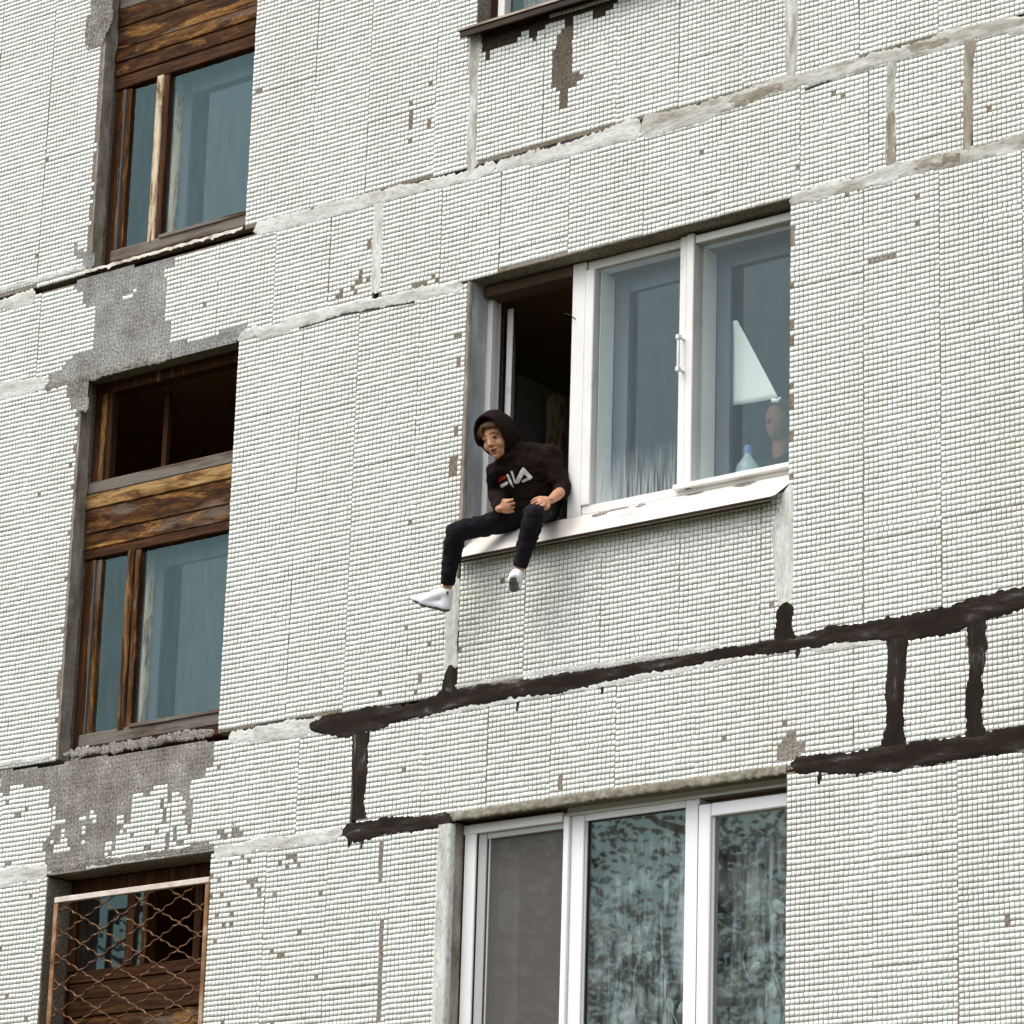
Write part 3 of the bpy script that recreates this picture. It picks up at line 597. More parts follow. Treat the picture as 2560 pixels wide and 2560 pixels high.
# ------------------------------------------------------------------ sealant and cement smears over the joints
def smear(pts, mat, horiz, seed, bulge=.010, ragged=.013, name='joint_sealant', t0=True, t1=True):
    P = [(a/1000, b/1000, c/1000) for a, b, c in pts]
    if isinstance(mat, list): mat = mat[0 if horiz else 1]
    if not horiz: P = [(z, x, h) for x, z, h in P]
    P.sort(); st = [p[0] for p in P]; L0, L1 = st[0], st[-1]; n = int((L1-L0)/.005)+2; A_ = 11
    ts = np.linspace(L0, L1, n); cc = np.interp(ts, st, [p[1] for p in P]); hw_ = np.interp(ts, st, [p[2] for p in P])
    mb = MB()
    for i, t_ in enumerate(ts):
        e = min(1., (((t_-L0)/.03)**.5 if t0 else 1), (((L1-t_)/.03)**.5 if t1 else 1)); e = max(.12, e)
        up = hw_[i]*e+ragged*(nz(t_*10, seed, 1)+1.0*nz(t_*42, seed, 2)+.45*nz(t_*90, seed, 9)); dn = hw_[i]*e+ragged*(nz(t_*10, seed, 5)+1.0*nz(t_*42, seed, 7)+.45*nz(t_*90, seed, 11))
        up, dn = max(.008, up), max(.008, dn)
        for k in range(A_):
            s_ = -1+2*k/(A_-1); q = cc[i]+(up if s_ > 0 else dn)*s_
            h = bulge*e*(1-abs(s_)**4.)*(.75+.45*nz(t_*9, q*22, seed)+.35*nz(t_*40, q*90, seed))
            y = -.0016-.20*max(-.002, h) if 0 < k < A_-1 else .001
            mb.v.append((t_, y, q) if horiz else (q, y, t_))
    for i in range(n-1):
        for k in range(A_-1):
            a = i*A_+k; f = (a, a+A_, a+A_+1, a+1); mb.f.append(f if horiz else f[::-1])
    mb.f = [f[::-1] for f in mb.f] if False else mb.f
    me = bpy.data.meshes.new(name); me.from_pydata(mb.v, [], mb.f); me.update(); me.shade_smooth()
    return link(name, me, BLD, mat)
def ext(pts, left=None, right=None):
    p = list(pts)
    if left: p = [(left, p[0][1], p[0][2])]+p
    if right: p = p+[(right, p[-1][1], p[-1][2])]
    return p
smear(ext(J['JA0'], -16300), m_cem, True, 1.3)
smear(J['JA1'][:7], m_cem, True, 2.1); smear(J['JA1'][6:10], m_cem, True, 2.7, .012)
smear(ext(J['JA1'][9:], None, -6300), m_cemgrey, True, 3.3, .013)
smear([(-9300, 8592, 36), (-9100, 8612, 34), (-8960, 8622, 30)], m_cembrown, True, 3.9, .016, .014); smear([(-8290, 8618, 22), (-8150, 8612, 30), (-8040, 8608, 24)], m_cembrown, True, 3.1, .016, .012); smear([(-8260, 8028, 26), (-8120, 8027, 34), (-7980, 8020, 24)], m_cembrown, True, 3.5, .016, .012)
smear(J['V1'], m_cemgrey, False, 4.1, .008, .008); smear([(-8931, 10000, 44)]+J['V2'], m_cemgrey, False, 5.2, .008, .010)
smear(J['B1'], m_cem, False, 6.1, .006, .007); smear(J['B2'], m_cemgrey, False, 7.7, .009, .008); smear([(-8377, 8380, 20), (-8375, 8300, 28), (-8373, 8200, 30), (-8379, 8060, 34)], m_cembrown, False, 7.2, .011, .009); smear(J['B3']+[(-7970, 8000, 28)], m_cembrown, False, 8.4, .009, .006)
smear(ext(J['JB0'], -16300), m_cem, True, 9.1); smear(J['JB1'], m_cem, True, 10.2, .011); smear(ext(J['JB2'], None, -6300), m_cemgrey, True, 11.8, .013)
smear(J['JC0'], m_cem, True, 12.3, .010)
smear(ext(J['JC1'], None, -6300), m_bit, True, 13.6, .017, .011)
smear(J['V3a'], m_cem, False, 14.2, .007, .007); smear(J['V3b'], m_bit, False, 15.5, .013, .012, t0=False)
smear(J['V4a'], m_cem, False, 16.1, .007, .008); smear([(-8944, 5880, 70)]+J['V4b'], m_bit, False, 17.9, .014, .012, t0=False)
for k, s_ in (('LB1', 18.2), ('LB2', 19.4), ('LB3', 20.7)): smear(J[k], m_bit, False, s_, .015, .009, t0=False, t1=False)
smear(ext(J['JD0'], -16300), m_cem, True, 21.5); smear(J['JD1'], m_cem, True, 22.4, .009)
smear(J['JD2'], m_bit, True, 23.2, .015, .011); smear(ext(J['JD3'], None, -6300), m_bit, True, 24.8, .017, .011)
# chipped pale edge left under the dark band, and drips of bitumen
smear([(-11050, 5806, 10), (-10900, 5812, 12), (-10700, 5818, 14), (-10300, 5820, 14), (-9900, 5824, 15), (-9500, 5833, 18), (-9200, 5838, 16)], m_cem, True, 26.1, .006, .014)
smear([(-8800, 5822, 12), (-8600, 5820, 14), (-8420, 5806, 10)], m_cem, True, 27.1, .006, .012)
smear([(-10900, 5936, 6), (-10300, 5930, 9), (-9700, 5916, 10), (-9300, 5918, 7)], m_cem, True, 28.1, .005, .012)
for i, (x, z, l, w_) in enumerate(((-10478, 5790, 56, 11), (-9975, 5800, 46, 12), (-8880, 5812, 30, 20), (-11420, 5222, 50, 12), (-11500, 5226, 30, 18), (-8760, 5222, 34, 16), (-8560, 5222, 20, 18))):
    smear([(x, z-l//2, 3), (x+5, z, w_), (x+8, z+l//2+18, w_+4)], m_bit, False, 30+i, .006, .004)
# dark cracks where the smear has parted from the tiles
def crack(pts, seed): smear(pts, m_gask, True, seed, .0035, .005, 'joint_crack')
crack([(x, z+int(h*.62), 4) for x, z, h in J['JA1'][1:6]], 61.2); crack([(x, z+int(h*.8), 3) for x, z, h in J['JA1'][6:9]], 62.4)
crack([(x, z-int(h*.95), 4) for x, z, h in J['JB1'][3:7]], 63.1); crack([(-8850, 8560, 4), (-8780, 8566, 7), (-8700, 8574, 3)], 64.8); crack([(-8560, 7985, 3), (-8510, 7990, 9), (-8450, 7996, 4)], 65.5)
crack([(x, z+int(h*.9), 4) for x, z, h in J['JC0'][1:5]], 66.3)
# broken grey lip of the lintel slabs over the two middle windows and the left ones
def lip(x0, x1, zt, zb, mat, seed, depth=.02, amp=.012, name='lintel_edge'):
    smear([(x0, (zt+zb)//2, (zt-zb)//2), ((x0+x1)//2, (zt+zb)//2+3, (zt-zb)//2), (x1, (zt+zb)//2, (zt-zb)//2)], mat, True, seed, depth, amp, name, False, False)
m_lip = mat_noise('mossy_grey_lip', [(.3, (.10, .085, .05)), (.5, (.22, .205, .15)), (.7, (.36, .35, .31))], 22, rough=.95, bstr=.7)
lip(-10850, -8930, 5318, 5270, m_lip, 41.2, .022, .006)
lip(-13850, -12900, 8052, 8008, m_bedrough, 42.7, .012, .016); lip(-13600, -12400, 5330, 5294, m_bedrough, 43.1, .012, .010)

# ------------------------------------------------------------------ windows of the left-hand column (rotting wood)
def left_window(zb, variant):
    top = zb+2.145-.03
    W = part('window', MB().box(XL+.004, -13.508, .115, .20, zb+.02, top, .004).box(-12.47, XR-.004, .115, .20, zb+.02, top, .004)
             .box(-13.506, -12.472, .12, .20, top-.06, top, .004), m_wvd, BLD)
    y0 = .118
    # ragged mortar fillet along the jamb
    mb = MB()
    n = 60
    for i in range(n+1):
        z = zb+(top-zb)*i/n; d = .085+.012*nz(z*6, zb)+.008*nz(z*22, zb)
        for x, y in ((XL-.001, .001), (XL+.010+.004*nz(z*30, 2), .006+.006*nz(z*24, 5)), (XL+.013+.005*nz(z*9, 7), d), (XL+.001, d+.012)): mb.v.append((x, y, z))
    for i in range(n):
        for k in range(3): mb.f.append((i*4+k, i*4+k+1, (i+1)*4+k+1, (i+1)*4+k))
    r = link('jamb_mortar', bpy.data.meshes.new('jamb_mortar'), W, m_reveal); r.data.from_pydata(mb.v, [], mb.f); r.data.update()
    # casement with narrow and wide light
    part('casement', MB().box(-13.506, -13.482, .105, .15, zb+.145, zb+1.105, .003).box(-13.478, -13.439, .112, .16, zb+.145, zb+1.105, .003), m_wv, W)
    bx('glazing_bead', m_shadewhite, W, -13.4825, -13.4775, .100, .15, zb+.145, zb+1.105, ch=.001)
    bx('mullion', m_wv if variant else m_wvl, W, -13.237, -13.186, .096, .165, zb+.13, zb+1.12, ch=.005)
    bx('mullion', m_wvd if not variant else m_wv, W, -13.184, -13.146, .105, .165, zb+.13, zb+1.12, ch=.004)
    bx('bottom_rail', m_whg, W, -13.52, XR-.006, .100, .165, zb+.07, zb+.145, ch=.006)
    bx('bottom_rail', m_whg, W, -13.145, XR-.006, .090, .0985, zb+.135, zb+.155, ch=.002)
    bx('sill_board', m_whd, W, XL+.006, XR-.006, .092, .20, zb+.012, zb+.066, ch=.006)
    bx('pane', m_glassd, W, -13.437, -13.237, .130, .134, zb+.145, zb+1.105, ch=0)
    bx('pane', m_glassd, W, -13.146, XR-.008, .130, .134, zb+.145, zb+1.105, ch=0)
    # inner sash seen through the wide light
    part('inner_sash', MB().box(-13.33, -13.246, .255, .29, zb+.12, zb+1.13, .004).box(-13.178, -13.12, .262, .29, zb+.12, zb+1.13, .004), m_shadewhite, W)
    bx('inner_stile', m_wvl, W, -13.246, -13.180, .250, .292, zb+.12, zb+1.13)
    bx('inner_sash', m_shadewhite, W, -13.118, XR-.01, .255, .29, zb+1.045, zb+1.13)
    bx('inner_sash', m_shadewhite, W, -13.118, XR-.01, .255, .29, zb+.10, zb+.16)
    bx('inner_pane', m_glass, W, -13.12, XR-.01, .270, .274, zb+.16, zb+1.045, ch=0)
    # boarding between the lower lights and the transom
    hb = [(1.115, 1.165, m_whd, .1), (1.168, 1.255, m_wh, .099), (1.258, 1.392, m_wh, .095), (1.396, 1.476, m_why, .088)] if variant else \
         [(1.115, 1.190, m_whd, .1), (1.194, 1.276, m_wh, .096), (1.280, 1.354, m_wh, .09), (1.358, 1.492, m_wh, .094), (1.496, 1.60, m_wh, .092)]
    for a, b_, mt, yy in hb:
        o = bx('board', mt, W, XL+.010, XR-.006, yy, .19, zb+a, zb+b_, ch=.005); o.data.transform(Matrix.Rotation(random.uniform(-.003, .003), 4, 'Y') if False else Matrix.Identity(4))
    t0 = hb[-1][1]+.004
    bx('transom_rail', m_whg, W, XL+.010, XR-.006, .094, .175, zb+t0, zb+t0+.07, ch=.006)
    zt = zb+t0+.072
    part('transom_stile', MB().box(-13.507, -13.470, .105, .165, zt, top-.062, .004), m_peel if not variant else m_wv, W)
    part('transom_stile', MB().box(-13.466, -13.435, .115, .165, zt, top-.062, .004), m_wvd, W)
    if not variant:
        bx('pane', m_glassd, W, -13.434, XR-.008, .130, .134, zt, top-.062, ch=0)
    else:
        bx('inner_stile', m_wvd, W, -13.20, -13.165, .27, .30, zt, top-.062)
    return W
W1 = left_window(8.647, 0); W2 = left_window(5.905, 1)
# torn strip of flashing under the upper of them, broken mortar ledge under the lower
mb = MB(); n = 110
for i in range(n+1):
    x = -13.60+(1.62-.44)*i/n; lo = 8.640-.012*abs(nz(x*9, 1))-.018*max(0, nz(x*26, 4))-.007*nz(x*70, 2)
    for z, y in ((8.668+.004*nz(x*11), .10), (8.662, .012), (8.656+.006*nz(x*20), -.012-.004*nz(x*15)), (lo, -.014+.005*nz(x*30, 6))): mb.v.append((x, y, z))
for i in range(n):
    for k in range(3): mb.f.append((i*4+k, (i+1)*4+k, (i+1)*4+k+1, i*4+k+1))
me = bpy.data.meshes.new('flashing'); me.from_pydata(mb.v, [], mb.f); me.update(); link('flashing', me, W1, m_torn)
smear([(-13520, 5925, 14), (-13300, 5915, 24), (-13000, 5912, 26), (-12700, 5916, 24), (-12440, 5910, 22)], m_bedrough, True, 51.3, .02, .014, 'broken_ledge')
# ledges of cement above the two open slots at the far left
smear([(-15800, 8690, 14), (-14100, 8690, 16), (-13600, 8680, 14)], m_cem, True, 52.2, .014, .010, 'cement_ledge')
smear([(-15800, 5932, 14), (-14000, 5926, 16), (-13600, 5922, 14)], m_cem, True, 53.2, .016, .006, 'cement_ledge')

# ---- barred window at the bottom left
zt3 = 5.288; zb3 = 3.165
W3 = part('window', MB().box(XL+.006, -13.562, .17, .29, zb3, zt3-.01, .004).box(-12.49, XR-.006, .20, .29, zb3, zt3-.01, .004).box(-13.56, -12.492, .17, .29, zt3-.08, zt3-.01, .004), m_wvd, BLD)
part('casement', MB().box(-13.57, -13.525, .18, .26, 4.80, 5.205, .004), m_wvd, W3)
bx('mullion', m_wvd, W3, -13.165, -13.105, .18, .28, 4.80, 5.205)
bx('inner_stile', m_wv, W3, -13.06, -13.025, .19, .27, 4.80, 5.205)
bx('pane', m_glassd, W3, -13.525, -13.165, .200, .204, 4.80, 5.205, ch=0)
bx('pane', m_glassd, W3, -13.105, -13.06, .200, .204, 4.80, 5.205, ch=0)
bx('casement', m_wvd, W3, -12.75, -12.70, .25, .29, 4.80, 5.205)
for i, (a, b_) in enumerate(((4.74, 4.80), (4.652, 4.735), (4.56, 4.648), (4.46, 4.555), (4.36, 4.455))):
    bx('board', (m_whd, m_whd, m_whd, m_wh, m_whd)[i], W3, XL+.012, XR-.008, .19+.006*(i % 2), .28, a, b_, ch=.004)
part('lower_light', MB().box(-13.50, -13.43, .21, .28, zb3, 4.35, .004).box(-13.21, -13.14, .21, .28, zb3, 4.35, .004), m_wv, W3)
bx('pane', m_glassd, W3, -13.43, -12.49, .24, .244, zb3, 4.35, ch=0)
# grille
GR = part('security_grille', MB().box(-13.505, -12.412, -.012, .016, 5.128, 5.158, .003), m_rail, BLD)
bx('grille_post', m_rustbar, GR, -13.508, -13.478, -.010, .014, 3.3, 5.126); bx('grille_post', m_rustbar, GR, -12.438, -12.410, -.010, .014, 3.3, 5.126)
gx0, gx1, gz0, gz1 = -13.48, -12.436, 3.4, 5.13
def wire(slope, c, ph):
    pts = []; x = gx0; k = 0
    L = math.sqrt(1+slope*slope)
    while x <= gx1:
        z = c+slope*(x-gx0)
        if gz0 <= z <= gz1:
            s_ = (x-gx0)*L; a_ = .0034*math.sin(2*math.pi*s_/.072+ph)
            pts.append((x-a_*slope/L, .002+.005*math.cos(2*math.pi*s_/.072+ph)*(1 if slope > 0 else -1), z+a_/L))
        x += .0085
    if len(pts) > 4: part('wire', MB().tube(pts, [.0030+.0022*abs(math.sin(math.pi*q/8.5+ph)) for q in range(len(pts))], 5, cap=False), m_rust, GR, True)
for i in range(-9, 16):
    wire(-.53, gz1-.136*i, .4*i); wire(.47, gz1-.05-.136*i, .7*i+1)

# ------------------------------------------------------------------ middle window where the boy sits (old white double casements)
ZT = 8.018; ZS = 6.715
MW = part('window', MB().box(-10.286, -10.204, .100, .20, ZS-.005, ZT, .004).box(-10.86, MX1-.004, .13, .21, ZT+.001, ZT+.006).box(-10.200, MX1-.006, .112, .21, ZT-.045, ZT, .003)
          .box(-10.200, MX1-.006, .105, .21, ZS, ZS+.044, .003), m_white, BLD)
bx('jamb_plaster', m_bluegrey, MW, MX0+.002, MX0+.012, .022, .145, 6.62, ZT+.01, ch=.002)
mb = MB(); n = 70
for i in range(n+1):
    z = 6.62+1.40*i/n; d = .020+.010*nz(z*9, 3)+.008*nz(z*31, 1)
    for x, y in ((MX0-.002, -.003), (MX0+.010, .0), (MX0+.016, .006+d*.3), (MX0+.013, d)): mb.v.append((x, y, z))
for i in range(n):
    for k in range(3): mb.f.append((i*4+k, i*4+k+1, (i+1)*4+k+1, (i+1)*4+k))
me = bpy.data.meshes.new('jamb_edge'); me.from_pydata(mb.v, [], mb.f); me.update(); link('jamb_edge', me, MW, m_reveal)
part('jamb_frame', MB().box(MX0+.002, -10.826, .147, .185, ZS, ZT, .004).box(MX0+.002, -10.838, .188, .235, ZS, ZT, .003), m_white, MW)
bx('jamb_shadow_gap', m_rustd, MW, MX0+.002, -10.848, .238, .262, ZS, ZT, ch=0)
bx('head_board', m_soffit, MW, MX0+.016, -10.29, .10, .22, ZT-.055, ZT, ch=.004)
sm = MB().box(-.022, .022, 0, .046, ZS+.03, ZT-.07, .004).box(-.020, .020, .50, .546, ZS+.03, ZT-.07, .004).box(-.020, .020, .048, .498, ZS+.03, ZS+.085, .003).box(-.020, .020, .048, .498, ZT-.125, ZT-.07, .003)
ca, sa_ = math.cos(math.radians(37)), math.sin(math.radians(37))
sm.v = [(-10.806+x*ca-y*sa_, .268+x*sa_*.2+y*ca, z) for x, y, z in sm.v]
SA = part('open_casement', sm, m_white, MW)
for z in (6.95, 7.78):
    part('hinge', MB().tube([(-10.842, .252, z-.03), (-10.842, .252, z+.03)], .006, 8), m_rustd, MW)
bx('sash_stile', m_white, MW, -10.2035, -10.150, .096, .15, ZS+.046, ZT-.047, ch=.004)
part('lining', MB().box(-10.153, -10.147, .152, .262, ZS+.046, ZT-.047), m_lining, MW)
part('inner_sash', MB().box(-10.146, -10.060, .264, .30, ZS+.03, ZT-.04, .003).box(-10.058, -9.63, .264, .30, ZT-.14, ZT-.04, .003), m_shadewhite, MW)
bx('inner_pane', m_glass, MW, -10.058, -9.55, .280, .284, ZS+.03, ZT-.14, ch=0)
bx('pane', m_glassc, MW, -10.149, -9.626, .128, .132, ZS+.046, ZT-.047, ch=0)
bx('mullion', m_white, MW, -9.628, -9.586, .088, .16, ZS+.03, ZT-.003, ch=.004)
bx('mullion', m_white, MW, -9.584, -9.541, .080, .16, ZS+.022, ZT-.001, ch=.004)
part('lining', MB().box(-9.549, -9.543, .162, .275, ZS+.03, ZT-.05), m_lining, MW)
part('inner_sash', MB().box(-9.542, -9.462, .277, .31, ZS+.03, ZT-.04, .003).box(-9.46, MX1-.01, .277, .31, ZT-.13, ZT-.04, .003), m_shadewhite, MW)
bx('inner_pane', m_glass, MW, -9.46, MX1-.01, .292, .296, ZS+.03, ZT-.13, ch=0)
bx('pane', m_glass, MW, -9.541, MX1-.008, .122, .126, ZS+.046, ZT-.047, ch=0)
bx('bottom_rail', m_white, MW, -9.64, MX1-.006, .072, .1035, ZS+.022, ZS+.048, ch=.003)
bx('top_rail', m_white, MW, -9.540, MX1-.006, .090, .1105, ZT-.052, ZT-.012, ch=.003)
HN = part('handle', MB().tube([(-9.598, .046, 7.315), (-9.598, .046, 7.495)], .0075, 8), m_white, MW, True)
for z in (7.325, 7.487):
    part('handle_bracket', MB().tube([(-9.598, .046, z), (-9.598, .086, z)], .007, 8).box(-9.608, -9.588, .034, .058, z-.011, z+.011, .002), m_white, HN)
part('bent_nail', MB().tube([(-10.262, .10, 7.728), (-10.275, .072, 7.745), (-10.295, .058, 7.752)], .0026, 6), m_rustd, MW)
# sloping sill with its dark double lip
mb = MB(); n = 60
for i in range(n+1):
    x = -10.855+1.925*i/n; xe = min(x, -8.99-.0) if i < n else -8.985
    sag = .003*nz(x*3, 2)
    for y, z in ((.125, ZS+.004), (.100, ZS-.003), (.04, ZS-.058+sag), (-.045, 6.572+sag), (-.075, 6.556+sag)): mb.v.append((x if y > 0 else -10.855+(1.925-(.05*(.1-y)/.17))*i/n, y, z))
for i in range(n):
    for k in range(4): mb.f.append((i*5+k, i*5+k+1, (i+1)*5+k+1, (i+1)*5+k))
me = bpy.data.meshes.new('sill'); me.from_pydata(mb.v, [], [f[::-1] for f in mb.f]); me.update()
SI = link('sill', me, MW, m_sillp)
bx('sill_lip', m_rustd, SI, -10.855, -8.985, -.079, -.066, 6.546, 6.556, ch=.002)
bx('sill_lip', m_beige, SI, -10.855, -8.99, -.072, -.058, 6.541, 6.5455, ch=.002)
bx('sill_lip', m_rustd, SI, -10.855, -8.99, -.062, -.048, 6.534, 6.5405, ch=.002)
for i, (x, y, sx, sz) in enumerate(((-10.07, .075, .045, .012), (-9.83, .082, .03, .010), (-9.98, .088, .09, .005), (-9.52, .09, .05, .006), (-9.23, .086, .06, .014), (-10.43, .06, .03, .02))):
    mb = MB(); c0 = Vector((x, y, 0)); k = 14
    ring = []
    for q in range(k):
        a = 2*math.pi*q/k; r_ = 1+.5*nz(q*.9, i*3.1)
        X = x+sx*r_*math.cos(a); Y = y+sz*1.2*r_*math.sin(a); Y = min(Y, .098)
        Z = np.interp(Y, [-.045, .04, .1, .125], [6.572, ZS-.058, ZS-.003, ZS+.004])+.0035
        ring.append((X, Y, Z))
    mb.add(ring, [tuple(range(k))]); part('peeled_spot', mb, m_bedrough, SI)

# ---- the plastic window below it
PW = part('window', MB().box(-10.846, -10.776, .060, .13, 3.6, 5.262, .004).box(-10.774, MX1-.004, .078, .13, 5.246, 5.262, .002).box(-10.253, -10.220, .062, .13, 3.6, 5.2445, .003)
          .box(-10.2185, -10.144, .080, .14, 3.6, 5.2445, .004).box(-9.562, -9.483, .078, .14, 3.6, 5.2445, .004).box(-10.142, -9.564, .082, .14, 5.212, 5.2445, .003), m_pvc, BLD)
bx('frame_head', m_pvc, PW, -10.852, -10.256, .056, .0595+.02, 5.218, 5.264, ch=.003)
bx('frame_head', m_pvc, PW, -10.25, MX1-.006, .085, .14, 5.264, 5.318, ch=.003)
part('sash', MB().box(-9.481, -9.412, .066, .13, 3.6, 5.212, .005).box(-9.410, MX1-.006, .066, .13, 5.150, 5.212, .005), m_pvc, PW)
bx('gasket', m_gask, PW, -9.484, -9.480, .070, .12, 3.6, 5.213, ch=0); bx('gasket', m_gask, PW, -9.482, MX1-.006, .072, .12, 5.2125, 5.217, ch=0)
bx('glazing_bead', m_pvcg, PW, -10.1435, -10.128, .088, .12, 3.6, 5.211, ch=.001); bx('glazing_bead', m_pvcg, PW, -9.4115, -9.394, .078, .11, 3.6, 5.149, ch=.001)
bx('gasket', m_gask, PW, -10.1275, -10.124, .092, .11, 3.6, 5.211, ch=0); bx('gasket', m_gask, PW, -10.124, -9.563, .092, .11, 5.2085, 5.2118, ch=0)
bx('pane', m_glassl, PW, -10.124, -9.563, .105, .109, 3.6, 5.2085, ch=0); bx('pane', m_glassl, PW, -9.394, MX1-.008, .095, .099, 3.6, 5.149, ch=0)
bx('pane', m_glassl, PW, -10.70, -10.255, .118, .122, 3.6, 5.19, ch=0)
SC = part('insect_screen', MB().box(-10.773, -10.722, .076, .10, 3.6, 5.243, .003).box(-10.720, -10.256, .076, .10, 5.188, 5.243, .003), m_pvcg, PW)
bx('gasket', m_gask, SC, -10.776, -10.7725, .07, .10, 3.6, 5.243, ch=0)
part('screen_bead', MB().box(-10.7215, -10.712, .080, .10, 3.6, 5.187, .001), m_gask, SC)
part('screen_bead', MB().box(-10.711, -10.702, .080, .10, 3.6, 5.187, .001), m_pvcg, SC)
m_mesh, t, b = new_mat('fine_grey_mesh'); t.nodes.remove(b)
out = [n_ for n_ in t.nodes if n_.type == 'OUTPUT_MATERIAL'][0]
tr = N(t, 'ShaderNodeBsdfTransparent'); df = N(t, 'ShaderNodeBsdfDiffuse'); df.inputs[0].default_value = (.17, .155, .14, 1); mx = N(t, 'ShaderNodeMixShader'); mx.inputs[0].default_value = .36
t.links.new(tr.outputs[0], mx.inputs[1]); t.links.new(df.outputs[0], mx.inputs[2]); t.links.new(mx.outputs[0], out.inputs['Surface'])
bx('screen_mesh', m_mesh, SC, -10.702, -10.255, .090, .0915, 3.6, 5.187, ch=0)
def children_deep(o): return [o]+[d for c_ in COL.objects if c_.parent is o for d in children_deep(c_)]
for o in children_deep(PW): o.data.transform(Matrix.Translation((0, .030, 0)))
mb = MB(); n = 60
for i in range(n+1):
    z = 3.6+1.66*i/n; d = .030+.008*nz(z*5, 3)+.006*nz(z*19, 1); e_ = -.008+.005*nz(z*8, 6)
    for x, y in ((MX0-.072+.008*nz(z*17, 8), -.0005), (MX0-.064+.006*nz(z*21, 3), -.0045), (MX0-.002+.3*e_, -.0042+.2*e_), (MX0+.008, .004), (MX0+.012, d)): mb.v.append((x, y, z))
for i in range(n):
    for k in range(4): mb.f.append((i*5+k, i*5+k+1, (i+1)*5+k+1, (i+1)*5+k))
me = bpy.data.meshes.new('white_jamb_render'); me.from_pydata(mb.v, [], mb.f); me.update(); me.shade_smooth(); link('white_jamb_render', me, PW, m_cem[1])
bx('jamb_foam', m_reveal, PW, MX0+.002, MX0+.014, .028, .09, 3.6, 5.27, ch=.002)

# ---- wooden window at the top edge of the photograph
UW = part('window', MB().box(MX0+.004, -10.80, .10, .19, 9.42, 10.70, .004).box(-10.80, MX1-.004, .11, .19, 9.405, 9.43, .003).box(-10.80, MX1-.004, .11, .19, 10.62, 10.70, .003).box(-9.62, -9.54, .10, .19, 9.43, 10.62, .003), m_wvd, BLD)
bx('casement', m_white, UW, -10.872+.06, -10.768, .094, .15, 9.435, 10.62)
bx('casement', m_wh, UW, -10.80, MX1-.006, .086, .12, 9.432, 9.447)
bx('pane', m_glassd, UW, -10.767, -9.62, .13, .134, 9.448, 10.62, ch=0); bx('pane', m_glassd, UW, -9.54, MX1-.006, .13, .134, 9.448, 10.62, ch=0)
bx('roller_blind', m_bedmild, UW, -10.76, MX1-.02, .24, .245, 9.30, 10.6, ch=0)
us = bx('sill', m_rustd, UW, -10.93, MX1-.02, -.075, .10, 9.366, 9.384, ch=.003)
bx('sill_lip', m_rustd, us, -10.92, MX1-.02, -.073, -.060, 9.335, 9.3655, ch=.002)
bx('sill_lip', m_beige, us, -10.935, MX1-.02, -.0785, -.0755, 9.372, 9.384, ch=0)

# ------------------------------------------------------------------ rooms behind the openings
def room(name, x0, x1, y1, z0, z1, wall, light=None):
    R = part('room', MB().box(x0, x1, y1, y1+.1, z0, z1), wall, BLD)
    bx('side_wall', wall, R, x0-.1, x0, .302, y1+.1, z0, z1, ch=0); bx('side_wall', wall, R, x1, x1+.1, .302, y1+.1, z0, z1, ch=0)
    bx('room_ceiling', m_ceil, R, x0-.1, x1+.1, .302, y1+.1, z1, z1+.1, ch=0); bx('room_floor', m_floor, R, x0-.1, x1+.1, .302, y1+.1, z0-.1, z0, ch=0)
    return R
room('a', -14.4, -12.1, 3.2, 5.72, 8.14, m_room); room('b', -14.4, -12.1, 3.2, 8.46, 10.9, m_room); room('c', -14.4, -12.1, 3.2, 2.9, 5.42, m_room)
RM = room('d', -11.72, -8.6, 3.6, 5.72, 8.25, m_roomg); room('e', -11.6, -8.6, 3.4, 8.46, 10.9, m_room); room('f', -11.6, -8.6, 3.4, 2.9, 5.42, m_room)
bx('window_board', m_white, RM, -10.88, -8.92, .21, .42, 6.655, 6.700)
bx('cupboard', m_greydoor, RM, -11.60, -11.447, 1.15, 1.7, 5.73, 7.98)
bx('door_frame', m_wvl, RM, -11.272, -11.245, 1.2, 1.3, 5.73, 7.85); bx('door_frame', m_peel, RM, -11.315, -11.274, 1.22, 1.3, 5.73, 7.85)

# ------------------------------------------------------------------ the boy on the sill
m_skin = mat_noise('skin', [(.3, (.44, .205, .11)), (.7, (.55, .28, .16))], 40, rough=.55, spec=.35)
m_hood = mat_noise('black_hoodie_fleece', [(.3, (.008, .0045, .003)), (.7, (.016, .010, .008))], 60, rough=.95, spec=.1, bstr=.3, bscale=400)
m_trou = mat_noise('navy_black_jogger_cloth', [(.3, (.0065, .005, .0065)), (.7, (.012, .010, .0135))], 40, rough=.9, spec=.15, bstr=.3, bscale=350)
m_sock = mat_plain('white_sock_knit', (.78, .79, .82), .9, .1, .05, 60)
m_sole = mat_noise('dirty_sock_sole', [(.3, (.06, .056, .05)), (.6, (.16, .15, .135)), (.75, (.35, .34, .33))], 30, rough=.95)
m_hair = mat_noise('brown_hair', [(.3, (.05, .024, .010)), (.7, (.15, .078, .034))], 60, (1, 1, 1), .6)
m_dark = mat_plain('dark_brown_eye', (.02, .01, .006), .3, .5)
m_lip = mat_plain('lips', (.34, .10, .07), .5, .4)
m_mouth = mat_plain('open_mouth', (.07, .02, .014), .6, .3)
m_lash = mat_plain('brow_hair', (.10, .05, .022), .8, .1)
m_printw = mat_plain('white_print', (.78, .77, .75), .7, .2, .03); m_printr = mat_plain('red_print', (.36, .035, .012), .7, .2, .05)

